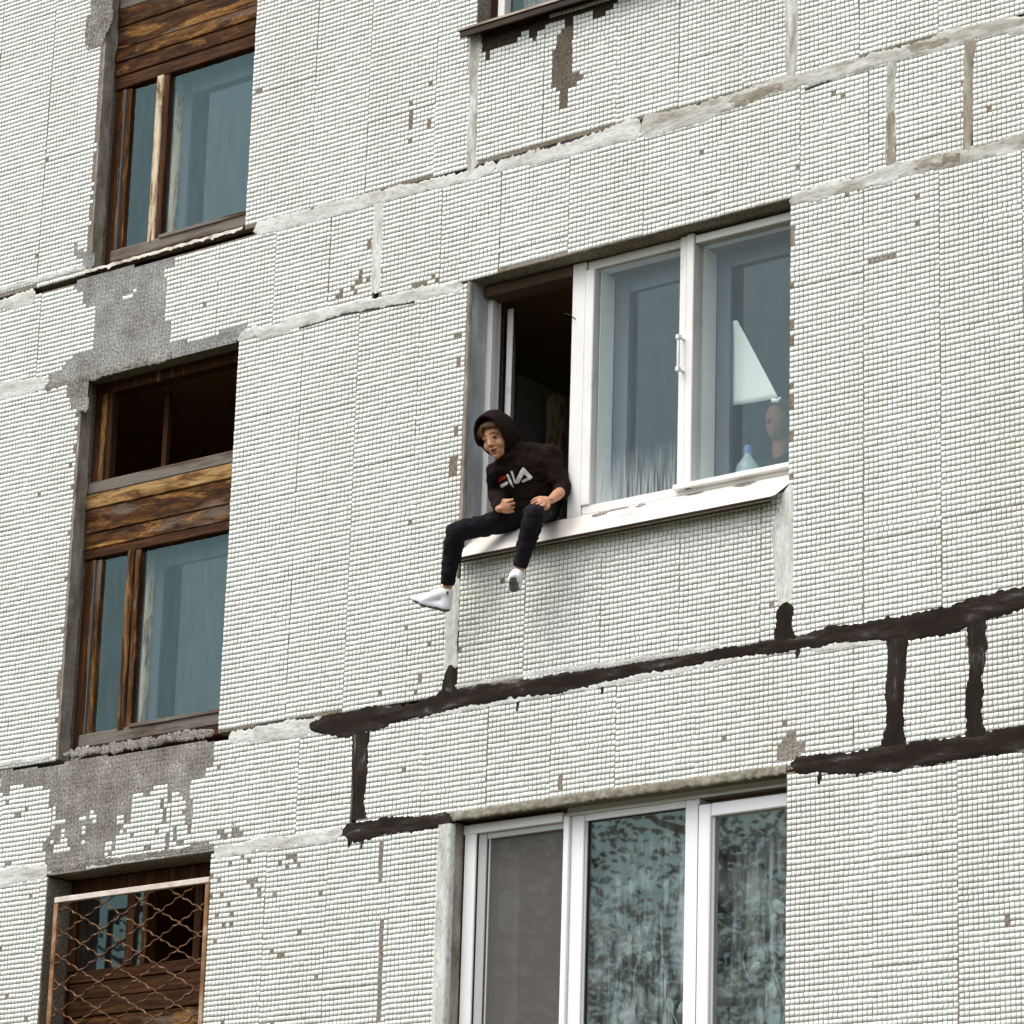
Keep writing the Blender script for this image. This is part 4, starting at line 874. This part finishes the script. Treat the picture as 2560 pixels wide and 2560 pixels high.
def remesh(mb, voxel, smooth=3):
    me = mb.mesh('tmp'); o = bpy.data.objects.new('tmp', me); COL.objects.link(o)
    r = o.modifiers.new('r', 'REMESH'); r.mode = 'VOXEL'; r.voxel_size = voxel; r.use_smooth_shade = True
    if smooth: s_ = o.modifiers.new('s', 'SMOOTH'); s_.factor = .5; s_.iterations = smooth
    dg = bpy.context.evaluated_depsgraph_get(); dg.update()
    out_ = bpy.data.meshes.new_from_object(o.evaluated_get(dg)); bpy.data.objects.remove(o); bpy.data.meshes.remove(me)
    out_.shade_smooth(); return out_
def wrinkle(me, amp, fx, seed, lo=None):
    nv = len(me.vertices); co = np.empty(nv*3); me.vertices.foreach_get('co', co); co = co.reshape(-1, 3)
    no = np.array([v.normal[:] for v in me.vertices])
    d = np.array([noise.noise(Vector((c[0]*fx[0], c[1]*fx[1], c[2]*fx[2]+seed)))+.5*noise.noise(Vector((c[0]*fx[0]*2.2, c[1]*fx[1]*2.2, c[2]*fx[2]*2.2+seed))) for c in co])
    me.vertices.foreach_set('co', (co+no*(amp*d)[:, None]).reshape(-1)); me.update()

B_ = dict(pel=(-10.515, .150, 6.800), rhip=(-10.595, .13, 6.780), lhip=(-10.425, .13, 6.795), belly=(-10.505, .09, 6.86), chest=(-10.485, .03, 6.935),
          rsh=(-10.605, -.055, 6.965), lsh=(-10.360, .055, 7.030), neck=(-10.525, -.03, 7.02),
          relb=(-10.665, .03, 6.885), rwr=(-10.535, -.105, 6.750), lelb=(-10.297, .080, 6.852), lwr=(-10.190, -.150, 6.724),
          rknee=(-10.700, -.235, 6.626), rank=(-10.810, -.150, 6.392), lknee=(-10.228, -.225, 6.638), lank=(-10.353, -.170, 6.403),
          rheel=(-10.832, -.128, 6.302), rball=(-10.945, -.165, 6.335), rtoe=(-10.992, -.178, 6.352), lheel=(-10.405, -.138, 6.335), lball=(-10.318, -.255, 6.325), ltoe=(-10.295, -.288, 6.330))
B_ = {k: Vector(v) for k, v in B_.items()}
HC = Vector((-10.556, -.115, 7.110))
hf = (-AX_F*.80-AX_R*.52-AX_U*.20).normalized()
hu = (AX_U*.95-AX_R*.30+AX_F*.0); hu = (hu-hf*hu.dot(hf)).normalized(); hl = hu.cross(hf).normalized()*1.0
if hl.dot(AX_R) < 0: hl = -hl                                # towards his left ear
def hp(x, y, z): return HC+hl*x+hf*y+hu*z
def hell(mb, c, r, nu=18, nv=12): return mb.ell(hp(*c), (hl*r[0], hf*r[1], hu*r[2]), nu, nv)

PB = thing('person', 'boy in a black hood and dark joggers sitting on the sill, white-socked feet dangling', 'person', (-10.5, .1, 6.72))
mb = MB()
# head: cranium, face wedge, jaw, chin, cheeks, nose, brow, lips, ears
hell(mb, (0, -.018, .026), (.066, .082, .078)); hell(mb, (0, .014, -.005), (.057, .060, .080)); hell(mb, (0, .026, -.048), (.046, .045, .046)); hell(mb, (0, .052, -.079), (.020, .019, .017))
for s_ in (-1, 1):
    hell(mb, (s_*.033, .044, -.024), (.025, .023, .026)); hell(mb, (s_*.030, .055, .029), (.020, .009, .008)); hell(mb, (s_*.068, -.012, -.004), (.008, .018, .028))
mb.tube([hp(0, .064, .012), hp(0, .074, -.006), hp(0, .083, -.018)], [.0065, .0078, .0100], 10); hell(mb, (.009, .074, -.020), (.007, .008, .006)); hell(mb, (-.009, .074, -.020), (.007, .008, .006))
mb.tube([hp(-.016, .066, -.042), hp(0, .074, -.041), hp(.016, .066, -.042)], [.005, .006, .005], 8); mb.tube([hp(-.014, .064, -.056), hp(0, .072, -.057), hp(.014, .064, -.056)], [.005, .0065, .005], 8)
mb.tube([hp(0, -.03, -.05), hp(0, -.035, -.09), B_['neck']+Vector((.01, .02, -.01))], [.038, .038, .038], 12)
# trunk and limbs inside the clothes
mb.ell(B_['chest'], (Vector((.13, .03, .02)), Vector((0, .075, -.03)), Vector((.0, -.05, .10))), 18, 12); mb.ell(B_['belly'], ((.105, 0, 0), (0, .075, -.03), (0, -.03, .10)), 18, 12); mb.ell(B_['pel'], ((.11, 0, 0), (0, .075, 0), (0, 0, .065)), 18, 12)
mb.tube([B_['rsh'], B_['relb']], [.034, .028], 10); mb.tube([B_['relb'], B_['rwr']], [.028, .019], 10)
mb.tube([B_['lsh'], B_['lelb']], [.034, .029], 10); mb.tube([B_['lelb'], (B_['lelb']+B_['lwr'])/2, B_['lwr']], [.026, .027, .0185], 12)
mb.tube([B_['rsh']+Vector((.02, .02, -.02)), B_['neck']+Vector((.01, .03, -.03)), B_['lsh']+Vector((-.02, .01, -.02))], [.028, .036, .028], 10)
for s_ in 'rl':
    mb.tube([B_[s_+'hip'], B_[s_+'knee']], [.046, .036], 12); k_, a_ = B_[s_+'knee'], B_[s_+'ank']
    mb.tube([k_, k_.lerp(a_, .35), k_.lerp(a_, .8), a_], [.035, .036, .025, .0245], 12)
    mb.tube([a_, B_[s_+'heel']], [.025, .024], 10); mb.tube([a_.lerp(B_[s_+'heel'], .5), B_[s_+'ball'], B_[s_+'toe']], [.022, .020, .012], 10); mb.tube([B_[s_+'heel'], B_[s_+'ball']], [.022, .021], 10)
# hands: palm, four unequal bent fingers and a thumb
def hand(mb, wr, pdir, side, back, spread, curl, size=1., thumb=1):
    """wr wrist, pdir towards the knuckles, side towards the thumb, back = back of the hand; curl = bends at the three joints"""
    pdir, side, back = Vector(pdir).normalized(), Vector(side).normalized(), Vector(back).normalized()
    side = (side-pdir*side.dot(pdir)).normalized(); back = pdir.cross(side) if pdir.cross(side).dot(back) > 0 else side.cross(pdir)
    k = size; pl = .062*k
    mb.ell(wr+pdir*pl*.55, (pdir*pl*.62, side*.031*k, back*.0125*k), 14, 10)
    mb.tube([wr-pdir*.01*k, wr+pdir*.02*k], [.018*k, .017*k], 10)
    for i, (ln, off) in enumerate(((.060, .027), (.067, .0095), (.062, -.0085), (.048, -.0255))):
        p = wr+pdir*(pl*(1.0-.05*abs(i-1)))+side*off*k; ang = 0; pts = [p-pdir*.012*k, p]; rd = [.0084*k, .0078*k]
        for j, fr_ in enumerate((.45, .30, .25)):
            ang += curl[j]+.05*i; d = (pdir*math.cos(ang)-back*math.sin(ang)+side*spread*(1.5-i)*.12).normalized(); p = p+d*ln*fr_*k; pts.append(p); rd.append((.0074-.0009*j)*k)
        mb.tube(pts, rd, 8)
    b0 = wr+pdir*.018*k+side*.024*k
    mb.tube([b0-side*.01*k, b0+pdir*.016*k+side*.014*k-back*.006*k, b0+pdir*.036*k+side*.016*thumb*k-back*.018*k, b0+pdir*.052*k+side*.008*thumb*k-back*.026*k], [.0115*k, .0105*k, .009*k, .007*k], 8)
hand(mb, B_['rwr'], AX_R*.70-AX_F*.55+AX_U*.15, AX_U*.85-AX_R*.25, -AX_F*.55-AX_R*.55+AX_U*.2, .5, (1.0, 1.0, .6), .94, .5)
hand(mb, B_['lwr'], -AX_R*.72-AX_F*.45-AX_U*.10, -AX_F*.5-AX_U*.55+AX_R*.2, AX_U*.9-AX_F*.35, .6, (.30, .45, .35), .98, .8)
body = link('body', remesh(mb, .0027, 2), PB, m_skin)
# face pieces
for s_ in (-1, 1):
    part('eye', hell(MB(), (s_*.029, .0635, .009), (.0125, .0058, .0062), 12, 8), m_dark, PB, True)
    part('eyelid', hell(MB(), (s_*.029, .0640, .0165), (.014, .0065, .0042), 12, 8), m_skin, PB, True)
    part('eyebrow', MB().tube([hp(s_*.013, .0725, .031), hp(s_*.029, .0715, .036), hp(s_*.045, .058, .031)], [.0030, .0038, .002], 8), m_lash, PB, True)
    part('nostril', hell(MB(), (s_*.006, .0815, -.0268), (.0032, .0035, .0022), 8, 6), m_mouth, PB, True)
part('mouth', MB().tube([hp(-.026, .0575, -.041), hp(-.010, .0740, -.0495), hp(.010, .0740, -.0495), hp(.027, .0565, -.040)], [.0020, .0044, .0044, .0020], 8), m_mouth, PB, True)
part('lower_lip', MB().tube([hp(-.013, .0665, -.057), hp(0, .0765, -.0585), hp(.013, .0665, -.057)], [.0030, .0048, .0030], 8), m_lip, PB, True)
# fringe of hair swept to his right
hb_ = MB(); rr = random.Random(3)
for i in range(64):
    x = -.056+.112*(i+.5)/64+rr.uniform(-.003, .003); z0 = .088-.25*x*x/.06; l_ = .020+.012*rr.random()+(.026 if x < -.020 else -.006)
    p0 = (x*.9, .035+.012*rr.random(), z0); p1 = (x-.006, .066-abs(x)*.18, z0-l_*.45); p2 = (x-.016-.006*rr.random(), .072-abs(x-.01)*.35, z0-l_)
    hb_.tube([hp(*p0), hp(*p1), hp(*p2)], [.0052, .0048, .0016], 5)
part('hair', hb_, m_hair, PB, True)

# hoodie: trunk, sleeves, hood
mb = MB()
mb.ell(B_['chest']+Vector((0, -.01, 0)), (Vector((.160, .045, .015)), Vector((0, .092, -.035)), Vector((.0, -.030, .095))), 22, 14); mb.ell(B_['belly'], ((.145, .0, 0), (0, .100, -.03), (0, -.03, .115)), 22, 14); mb.ell(B_['pel']+Vector((0, -.015, .02)), ((.155, 0, 0), (0, .105, 0), (0, 0, .075)), 22, 14)
mb.tube([B_['rsh']+Vector((.02, .0, .0)), B_['neck']+Vector((.03, .055, -.03)), B_['lsh']], [.054, .066, .062], 14)
mb.ell(hp(.012, -.012, -.108), (hl*.072, hf*.062, hu*.036), 18, 10); mb.ell(hp(.02, -.055, -.085), (hl*.075, hf*.055, hu*.050), 18, 10)
mb.tube([hp(.05, -.05, -.085), B_['lsh']+Vector((-.02, .005, .0))], [.052, .058], 14)
mb.tube([B_['rsh'], B_['rsh'].lerp(B_['relb'], .6), B_['relb']], [.052, .046, .041], 14); mb.tube([B_['relb'], B_['relb'].lerp(B_['rwr'], .55), B_['rwr'].lerp(B_['relb'], .12)], [.047, .042, .031], 14)
mb.tube([B_['lsh'], B_['lsh'].lerp(B_['lelb'], .55), B_['lelb']+Vector((0, .0, .012))], [.054, .050, .043], 14)
mb.tube([B_['lelb']+Vector((0, 0, .012)), B_['lelb'].lerp(B_['lwr'], .18)], [.043, .038], 14)
hoodie_me = remesh(mb, .006, 5); wrinkle(hoodie_me, .009, (14, 20, 22), 1.7)
hoodie = link('hoodie', hoodie_me, PB, m_hood)
# hood: an open shell round the head with a rolled rim
hv = MB(); NT_, NP_ = 16, 40
for i in range(NT_+1):
    th = math.radians(64)+(math.pi-math.radians(64))*i/NT_
    for k in range(NP_):
        ph = 2*math.pi*k/NP_; cx_, cz_ = math.cos(ph), math.sin(ph)
        rl, ru, rb = .092, (.128 if cz_ > 0 else .105), .128
        d = (rl*math.sin(th)*cx_, rb*math.cos(th)-.002, ru*math.sin(th)*cz_+.012)
        w_ = 1+.035*noise.noise(Vector((cx_*3, math.cos(th)*4, cz_*3)))
        lean = .018*max(0, math.cos(th)) * (1 if cz_ > 0 else .2)
        hv.v.append(tuple(hp(d[0]*w_, d[1]+lean-(.028 if cz_ < -.3 else 0)*math.sin(th), d[2]*w_)))
for i in range(NT_):
    for k in range(NP_): k2 = (k+1) % NP_; hv.f.append((i*NP_+k, i*NP_+k2, (i+1)*NP_+k2, (i+1)*NP_+k))
inner = len(hv.v)
for i in range(inner): q = Vector(hv.v[i]); hv.v.append(tuple(q+(HC-q).normalized()*.009))
for i in range(NT_):
    for k in range(NP_): k2 = (k+1) % NP_; hv.f.append((inner+i*NP_+k, inner+(i+1)*NP_+k, inner+(i+1)*NP_+k2, inner+i*NP_+k2))
for k in range(NP_): k2 = (k+1) % NP_; hv.f.append((k, inner+k, inner+k2, k2))
hood = part('hood', hv, m_hood, hoodie, True)
rim = [Vector(hv.v[k])*.55+Vector(hv.v[inner+k])*.45 for k in range(NP_)]
part('hood_rim', MB().tube(rim+[rim[0], rim[1]], .0085, 8, cap=False), m_hood, hoodie, True)
# trousers
mb = MB(); mb.ell(B_['pel']+Vector((0, -.01, -.012)), ((.135, 0, 0), (0, .10, 0), (0, 0, .072)), 22, 14)
for s_, kr in (('r', .051), ('l', .053)):
    h_, k_, a_ = B_[s_+'hip'], B_[s_+'knee'], B_[s_+'ank']
    mb.tube([h_, h_.lerp(k_, .5), k_], [.064, .055, kr], 16); mb.tube([k_, k_.lerp(a_, .3), k_.lerp(a_, .7), k_.lerp(a_, .86)], [kr-.001, .050, .041, .035], 16)
tro_me = remesh(mb, .006, 4); wrinkle(tro_me, .007, (24, 24, 30), 4.2)
tro = link('trousers', tro_me, PB, m_trou)
for s_ in 'rl':
    k_, a_ = B_[s_+'knee'], B_[s_+'ank']
    part('cuff', MB().tube([k_.lerp(a_, .83), k_.lerp(a_, .88), k_.lerp(a_, .95)], [.034, .037, .034], 16, cap=False), m_trou, tro, True)
# socks with grubby soles
for s_, up in (('r', Vector((.25, -.05, .95))), ('l', Vector((-.1, .05, .98)))):
    a_, he, ba, to = (B_[s_+k_] for k_ in ('ank', 'heel', 'ball', 'toe'))
    mb = MB(); kd = (B_[s_+'knee']-a_).normalized(); mb.tube([a_-kd*.030, he], [.031, .031], 14, cap=False); mb.tube([a_.lerp(he, .30), a_.lerp(he, .22).lerp(ba, .5), ba, to], [.032, .032, .028, .016], 14); mb.tube([he, he.lerp(ba, .5), ba], [.031, .027, .028], 14)
    me = remesh(mb, .0045, 3); me.materials.append(m_sock); me.materials.append(m_sole)
    dwn = ((a_-he).normalized()*.0-up).normalized(); ax_ = (to-he).normalized(); dwn = (dwn-ax_*dwn.dot(ax_)).normalized()
    for f in me.polygons:
        l_ = (f.center-he).dot(ax_); f.material_index = 1 if f.normal.dot(dwn) > (.50+.16*noise.noise(f.center*45)+(.18 if .05 < l_ < .095 and s_ == 'r' else 0)) and (f.center-he).dot(dwn) > .004 else 0
    so = link('sock', me, PB)
    part('sock_cuff', MB().tube([a_-kd*.034, a_-kd*.018], [.0325, .0300], 14, cap=False), m_sock, so, True)
part('sock_mark', hell(MB(), (0, 0, 0), (.001, .001, .001)) if False else MB().ell(B_['rank']+Vector((.020, -.020, -.040)), ((.004, .004, 0), (0, .003, 0), (0, 0, .010)), 8, 6), m_dark, PB, True)
# chest print, laid on the cloth
bvh = BVHTree.FromPolygons([v.co[:] for v in hoodie_me.vertices], [p.vertices[:] for p in hoodie_me.polygons])
PO = Vector((-10.45, -.10, 6.895)); PRx, PUx = AX_R.copy(), AX_U.copy(); PNx = -AX_F
def print_shape(poly, mat):
    """poly in millimetres on the chest, origin at the middle of the print; cut into small cells that follow the cloth"""
    P = [(a, b_) for a, b_ in poly]; xs = [p[0] for p in P]; zs = [p[1] for p in P]; st = 1.8
    gx = np.arange(min(xs), max(xs)+st, st); gz = np.arange(min(zs), max(zs)+st, st); mx, mz = np.meshgrid(gx+st/2, gz+st/2); ins = inside(mx, mz, P)
    mb = MB(); ids = {}
    def vid(i, j):
        if (i, j) not in ids:
            o_ = PO+PRx*(gx[0]+j*st)*.001+PUx*(gz[0]+i*st)*.001+PNx*.3; h_ = bvh.ray_cast(o_, -PNx, 1.)
            ids[i, j] = len(mb.v); mb.v.append(tuple((h_[0] if h_[0] else o_-PNx*.3)+PNx*.0022))
        return ids[i, j]
    for i, j in zip(*np.nonzero(ins)): mb.f.append((vid(i, j), vid(i, j+1), vid(i+1, j+1), vid(i+1, j)))
    me = bpy.data.meshes.new('chest_print'); me.from_pydata(mb.v, [], mb.f); me.update(); return link('chest_print', me, hoodie, mat)
LG = dict(red=[(655, 1318), (680, 1280), (750, 1253), (768, 1292), (665, 1345)], f=[(680, 1385), (775, 1335), (790, 1352), (785, 1378), (770, 1388), (710, 1420), (695, 1415)],
          i=[(765, 1245), (790, 1233), (812, 1262), (872, 1420), (845, 1402), (818, 1370)], l=[(825, 1198), (852, 1195), (895, 1325), (880, 1375)],
          a=[(889, 1372), (884, 1335), (905, 1300), (955, 1200), (980, 1155), (995, 1146), (1012, 1152), (1120, 1270), (1120, 1290), (1103, 1308), (998, 1350), (978, 1340), (985, 1318), (1062, 1282), (1006, 1238), (948, 1352), (925, 1368)])
for k, poly in LG.items(): print_shape([((x-890)*.355, -(y-1285)*.355) for x, y in poly], m_printr if k == 'red' else m_printw)

# ------------------------------------------------------------------ behind the glass
P2 = thing('person', 'dim figure behind the right-hand pane beside the white paper', 'person', (-9.60, 1.0, 5.72))
mb = MB(); c2 = Vector((-9.635, .95, 7.33))
mb.ell(c2, ((.062, 0, 0), (0, .078, 0), (0, 0, .095)), 16, 12); mb.ell(c2+Vector((-.0, -.02, -.05)), ((.048, 0, 0), (0, .055, 0), (0, 0, .06)), 14, 10); mb.tube([c2+Vector((0, -.07, .0)), c2+Vector((-.01, -.09, -.025))], [.009, .012], 8)
mb.tube([c2+Vector((0, .02, -.06)), c2+Vector((0, .03, -.18))], [.045, .05], 12); mb.ell(c2+Vector((.02, .05, -.42)), ((.16, 0, 0), (0, .09, 0), (0, 0, .27)), 18, 12)
sh = c2+Vector((-.15, .04, -.24)); el = Vector((-9.72, .78, 7.10)); wr2 = Vector((-9.545, .38, 7.30))
mb.tube([sh, el], [.042, .034], 12); mb.tube([el, wr2], [.033, .021], 12); mb.ell(c2+Vector((.0, .07, -1.08)), ((.15, 0, 0), (0, .09, 0), (0, 0, .53)), 16, 12)
hand(mb, wr2, (.25, -.1, .9), (.9, .0, -.2), (-.3, -.9, 0), .4, (.9, 1.0, .6), 1.0, .6)
link('body', remesh(mb, .008, 3), P2, m_skin)
mb = MB(); mb.ell(c2+Vector((.02, .05, -.42)), ((.18, 0, 0), (0, .105, 0), (0, 0, .285)), 18, 12); mb.tube([sh, el], [.052, .045], 12); mb.tube([el, el.lerp(wr2, .86)], [.045, .032], 12); mb.ell(c2+Vector((.0, .07, -1.08)), ((.165, 0, 0), (0, .10, 0), (0, 0, .52)), 16, 12)
link('dark_shirt', remesh(mb, .009, 3), P2, m_trou)
part('hair', MB().ell(c2+Vector((0, .015, .03)), ((.069, 0, 0), (0, .080, 0), (0, 0, .082)), 16, 10), m_hair, P2, True)
m_paper = mat_plain('white_paper', (.80, .81, .79), .8, .2, .02)
n = 14; mb = MB()
c_a, c_b, c_c, c_d = Vector((-9.478, .305, 7.618)), Vector((-9.440, .305, 7.618)), Vector((-9.214, .325, 7.190)), Vector((-9.482, .31, 7.196))
for sgn in (0, 1):
    for i in range(n+1):
        for j in range(n+1):
            a_, b_ = i/n, j/n; p = (c_d.lerp(c_a, b_)).lerp(c_c.lerp(c_b, b_), a_); p.y += .010*math.sin(a_*3.1)*math.cos(b_*2.2)+sgn*.0012; mb.v.append(tuple(p))
q_ = (n+1)*(n+1)
for i in range(n):
    for j in range(n):
        a_ = i*(n+1)+j; mb.f.append((a_, a_+n+1, a_+n+2, a_+1)); mb.f.append((q_+a_, q_+a_+1, q_+a_+n+2, q_+a_+n+1))
for i in range(n):
    for a_, b_ in ((i, i+1), (n*(n+1)+i+1, n*(n+1)+i), ((i+1)*(n+1), i*(n+1)), (i*(n+1)+n, (i+1)*(n+1)+n)): mb.f.append((a_, b_, b_+q_, a_+q_))
mb.tube([(-9.245, .327, 7.182), (-9.222, .330, 7.176), (-9.205, .328, 7.184)], [.011, .010, .008], 8)
tag(part('paper_sheet', mb, m_paper, None, True), 'white triangular sheet of paper held up behind the right-hand pane', 'paper')
m_bot, t, b = new_mat('clear_bottle_plastic'); b.inputs['Base Color'].default_value = (.72, .85, .9, 1); b.inputs['Roughness'].default_value = .12; b.inputs['Alpha'].default_value = .42
m_blue = mat_plain('blue_bottle_cap', (.09, .19, .42), .5, .4, .05); m_label = mat_plain('pale_bottle_label', (.62, .70, .68), .6, .3, .05)
BO = thing('water_bottle', 'large clear water bottle with a blue cap standing inside the right-hand pane', 'bottle', (-9.41, .36, 6.70))
prof = [(0, .001), (.052, .002), (.060, .012), (.060, .06), (.057, .068), (.060, .076), (.060, .165), (.052, .195), (.030, .225), (.019, .242), (.018, .255)]
mb = MB(); k = 20
for r_, z in prof:
    for q in range(k): a_ = 2*math.pi*q/k; mb.v.append((-9.41+r_*math.cos(a_), .36+r_*math.sin(a_), 6.701+z))
for i in range(len(prof)-1):
    for q in range(k): q2 = (q+1) % k; mb.f.append((i*k+q, i*k+q2, (i+1)*k+q2, (i+1)*k+q))
part('bottle_body', mb, m_bot, BO, True)
part('cap', MB().tube([(-9.41, .36, 6.701+.262), (-9.41, .36, 6.701+.280)], .021, 16), m_blue, BO, True)
mb = MB()
for z in (.085, .155):
    for q in range(k): a_ = 2*math.pi*q/k; mb.v.append((-9.41+.0612*math.cos(a_), .36+.0612*math.sin(a_), 6.701+z))
mb.f = [(q, (q+1) % k, k+(q+1) % k, k+q) for q in range(k)]; part('label_band', mb, m_label, BO, True)

# ---- curtains in the plastic window
def curtain(name, x0, x1, y, z0, z1, mat, amp, wl, label, seed):
    mb = MB(); nx = int((x1-x0)/.012); nz_ = 30
    for i in range(nx+1):
        x = x0+(x1-x0)*i/nx
        for j in range(nz_+1):
            z = z0+(z1-z0)*j/nz_; mb.v.append((x, y+amp*math.sin(2*math.pi*(x+.02*nz(z*1.5, x*3, seed))/wl+2*nz(x*2, z*.6, seed))+.012*nz(x*4, z*2, seed+4), z))
    for i in range(nx):
        for j in range(nz_): a_ = i*(nz_+1)+j; mb.f.append((a_, a_+nz_+1, a_+nz_+2, a_+1))
    me = bpy.data.meshes.new(name); me.from_pydata(mb.v, [], mb.f); me.update(); me.shade_smooth(); o = link(name, me, None, mat); tag(o, label, 'curtain'); return o
m_tulle, t, b = new_mat('white_tulle'); t.nodes.remove(b); out = [n_ for n_ in t.nodes if n_.type == 'OUTPUT_MATERIAL'][0]
tr = N(t, 'ShaderNodeBsdfTransparent'); df = N(t, 'ShaderNodeBsdfDiffuse'); df.inputs[0].default_value = (.62, .70, .72, 1); tl = N(t, 'ShaderNodeMixShader')
v = coords(t); f1 = noise_t(t, v, 5.5, 6, .6, .8); f2 = noise_t(t, coords(t, (26, 1, 2.2)), 1.6, 4, .6)
mu = N(t, 'ShaderNodeMath', operation='MULTIPLY'); t.links.new(f1, mu.inputs[0]); t.links.new(f2, mu.inputs[1])
mr = N(t, 'ShaderNodeMapRange'); mr.inputs['From Min'].default_value = .20; mr.inputs['From Max'].default_value = .36; mr.inputs['To Min'].default_value = .02; mr.inputs['To Max'].default_value = .58
t.links.new(mu.outputs[0], mr.inputs['Value']); t.links.new(mr.outputs[0], tl.inputs[0]); t.links.new(tr.outputs[0], tl.inputs[1]); t.links.new(df.outputs[0], tl.inputs[2]); t.links.new(tl.outputs[0], out.inputs['Surface'])
TU = curtain('net_curtain', -10.24, -8.90, .30, 3.2, 5.30, m_tulle, .022, .15, 'sheer net curtain with leaf embroidery behind the two wide panes of the plastic window', 2.)
m_plainc = mat_plain('grey_beige_curtain', (.40, .40, .385), .9, .1, .06, 5)
curtain('plain_curtain', -10.86, -10.66, .30, 3.2, 5.30, m_plainc, .02, .34, 'plain grey curtain behind the insect screen of the plastic window', 5.)
m_emb = mat_plain('pale_embroidery', (.24, .29, .27), .9, .1, .05)
lm = MB(); k = 12                                              # one almond-shaped leaf with a midrib, then copies
for q in range(k+1):
    s_ = q/k; w_ = .020*math.sin(math.pi*s_)**.8; lm.v += [(s_*.075, 0, w_), (s_*.075, -.002, 0), (s_*.075, 0, -w_)]
for q in range(k): lm.f += [(q*3, q*3+3, q*3+4, q*3+1), (q*3+1, q*3+4, q*3+5, q*3+2)]
leaf_me = lm.mesh('leaf_motif'); leaf_me.materials.append(m_emb)
rl_ = random.Random(11)
for (x, z, a_, s_) in ((-9.62, 4.66, 1.1, 1.2), (-9.60, 4.48, 2.2, .8), (-9.88, 4.60, -1., .8), (-10.0, 4.66, -1.4, 1.), (-9.73, 4.30, 1.9, 1.1), (-9.70, 4.30, .7, 1.2), (-10.02, 4.28, 1.4, .8), (-9.30, 4.72, 1., 1.2), (-9.22, 4.50, 2.3, .9), (-9.30, 4.46, .5, .9), (-9.16, 4.32, 2., 1.1), (-9.12, 4.70, 2.2, 1.2), (-9.08, 4.40, 1.2, 1.), (-9.64, 4.12, .8, 1.2), (-9.9, 4.05, 2., 1.)):
    o = bpy.data.objects.new('leaf_motif', leaf_me); COL.objects.link(o); o.parent = TU; o.location = (x, .262, z); o.rotation_euler = (0, -a_, 0); o.scale = (s_, 1, s_)
for (x, z, l_, c_) in ((-9.60, 4.40, .3, .05), (-9.92, 4.35, .3, -.03), (-9.71, 4.08, .24, .03), (-9.29, 4.40, .3, -.05), (-9.14, 4.15, .28, .03), (-9.08, 4.5, .25, .06)):
    part('stem_motif', MB().tube([(x+c_*math.sin(q*.5), .262, z+l_*q/8) for q in range(9)], .0028, 5, cap=False), m_emb, TU, True)

# ------------------------------------------------------------------ trees across the yard, met in the photograph as reflections in the lower panes
m_bark = mat_noise('grey_brown_bark', [(.3, (.05, .035, .025)), (.7, (.14, .11, .085))], 8, (1, 1, .2), .95, .6)
m_leafd = mat_noise('dark_leaves', [(.3, (.018, .026, .010)), (.7, (.05, .06, .022))], .9, rough=.7)
def tree(x, y, h, w_, seed, label, nl=70):
    r = random.Random(seed); T = thing('tree', label, 'tree', (x, y, 0), 'trees across the yard'); mb = MB()
    mb.tube([(x, y, 0), (x+.1, y, h*.35), (x-.1, y+.1, h*.7), (x, y, h*.95)], [.24, .18, .10, .03], 9); tips = []
    for i in range(26):
        z0 = h*(.30+.62*i/26); a = r.uniform(0, 6.28); l_ = w_*(1.05-.62*i/26)*r.uniform(.65, 1.1); p0 = Vector((x, y, z0)); p2 = p0+Vector((math.cos(a)*l_, math.sin(a)*l_, l_*.35)); p1 = p0.lerp(p2, .5)+Vector((0, 0, -.12*l_))
        mb.tube([p0, p1, p2], [.06, .04, .012], 5); tips += [p0.lerp(p1, .7), p1, p1.lerp(p2, .5), p2]
    part('trunk', mb, m_bark, T, True); lm_ = MB()
    for p in tips:
        for _ in range(nl):
            c_ = p+Vector((r.gauss(0, .42), r.gauss(0, .42), r.gauss(0, .30))); u_ = Vector((r.gauss(0, 1), r.gauss(0, 1), r.gauss(0, .6))).normalized()*.062; v_ = u_.orthogonal().normalized()*.032
            lm_.add([c_-u_, c_+v_, c_+u_, c_-v_], [(0, 1, 2, 3)])
    me = bpy.data.meshes.new('crown'); me.from_pydata(lm_.v, [], lm_.f); me.update(); link('crown', me, T, m_leafd)
for x, y, h, w_, s_, l_ in ((-23.5, -19.5, 11.4, 2.9, 1, 'shorter dark tree mirrored in the middle pane of the plastic window'), (-28.5, -22, 12.8, 3.2, 2, 'taller dark tree mirrored in the right-hand pane of the plastic window'), (-33.2, -21., 11.4, 2.4, 3, 'bare-branched dark tree mirrored behind the rusty grille')):
    tree(x, y, h, w_, s_, l_, 8 if s_ == 3 else 70)
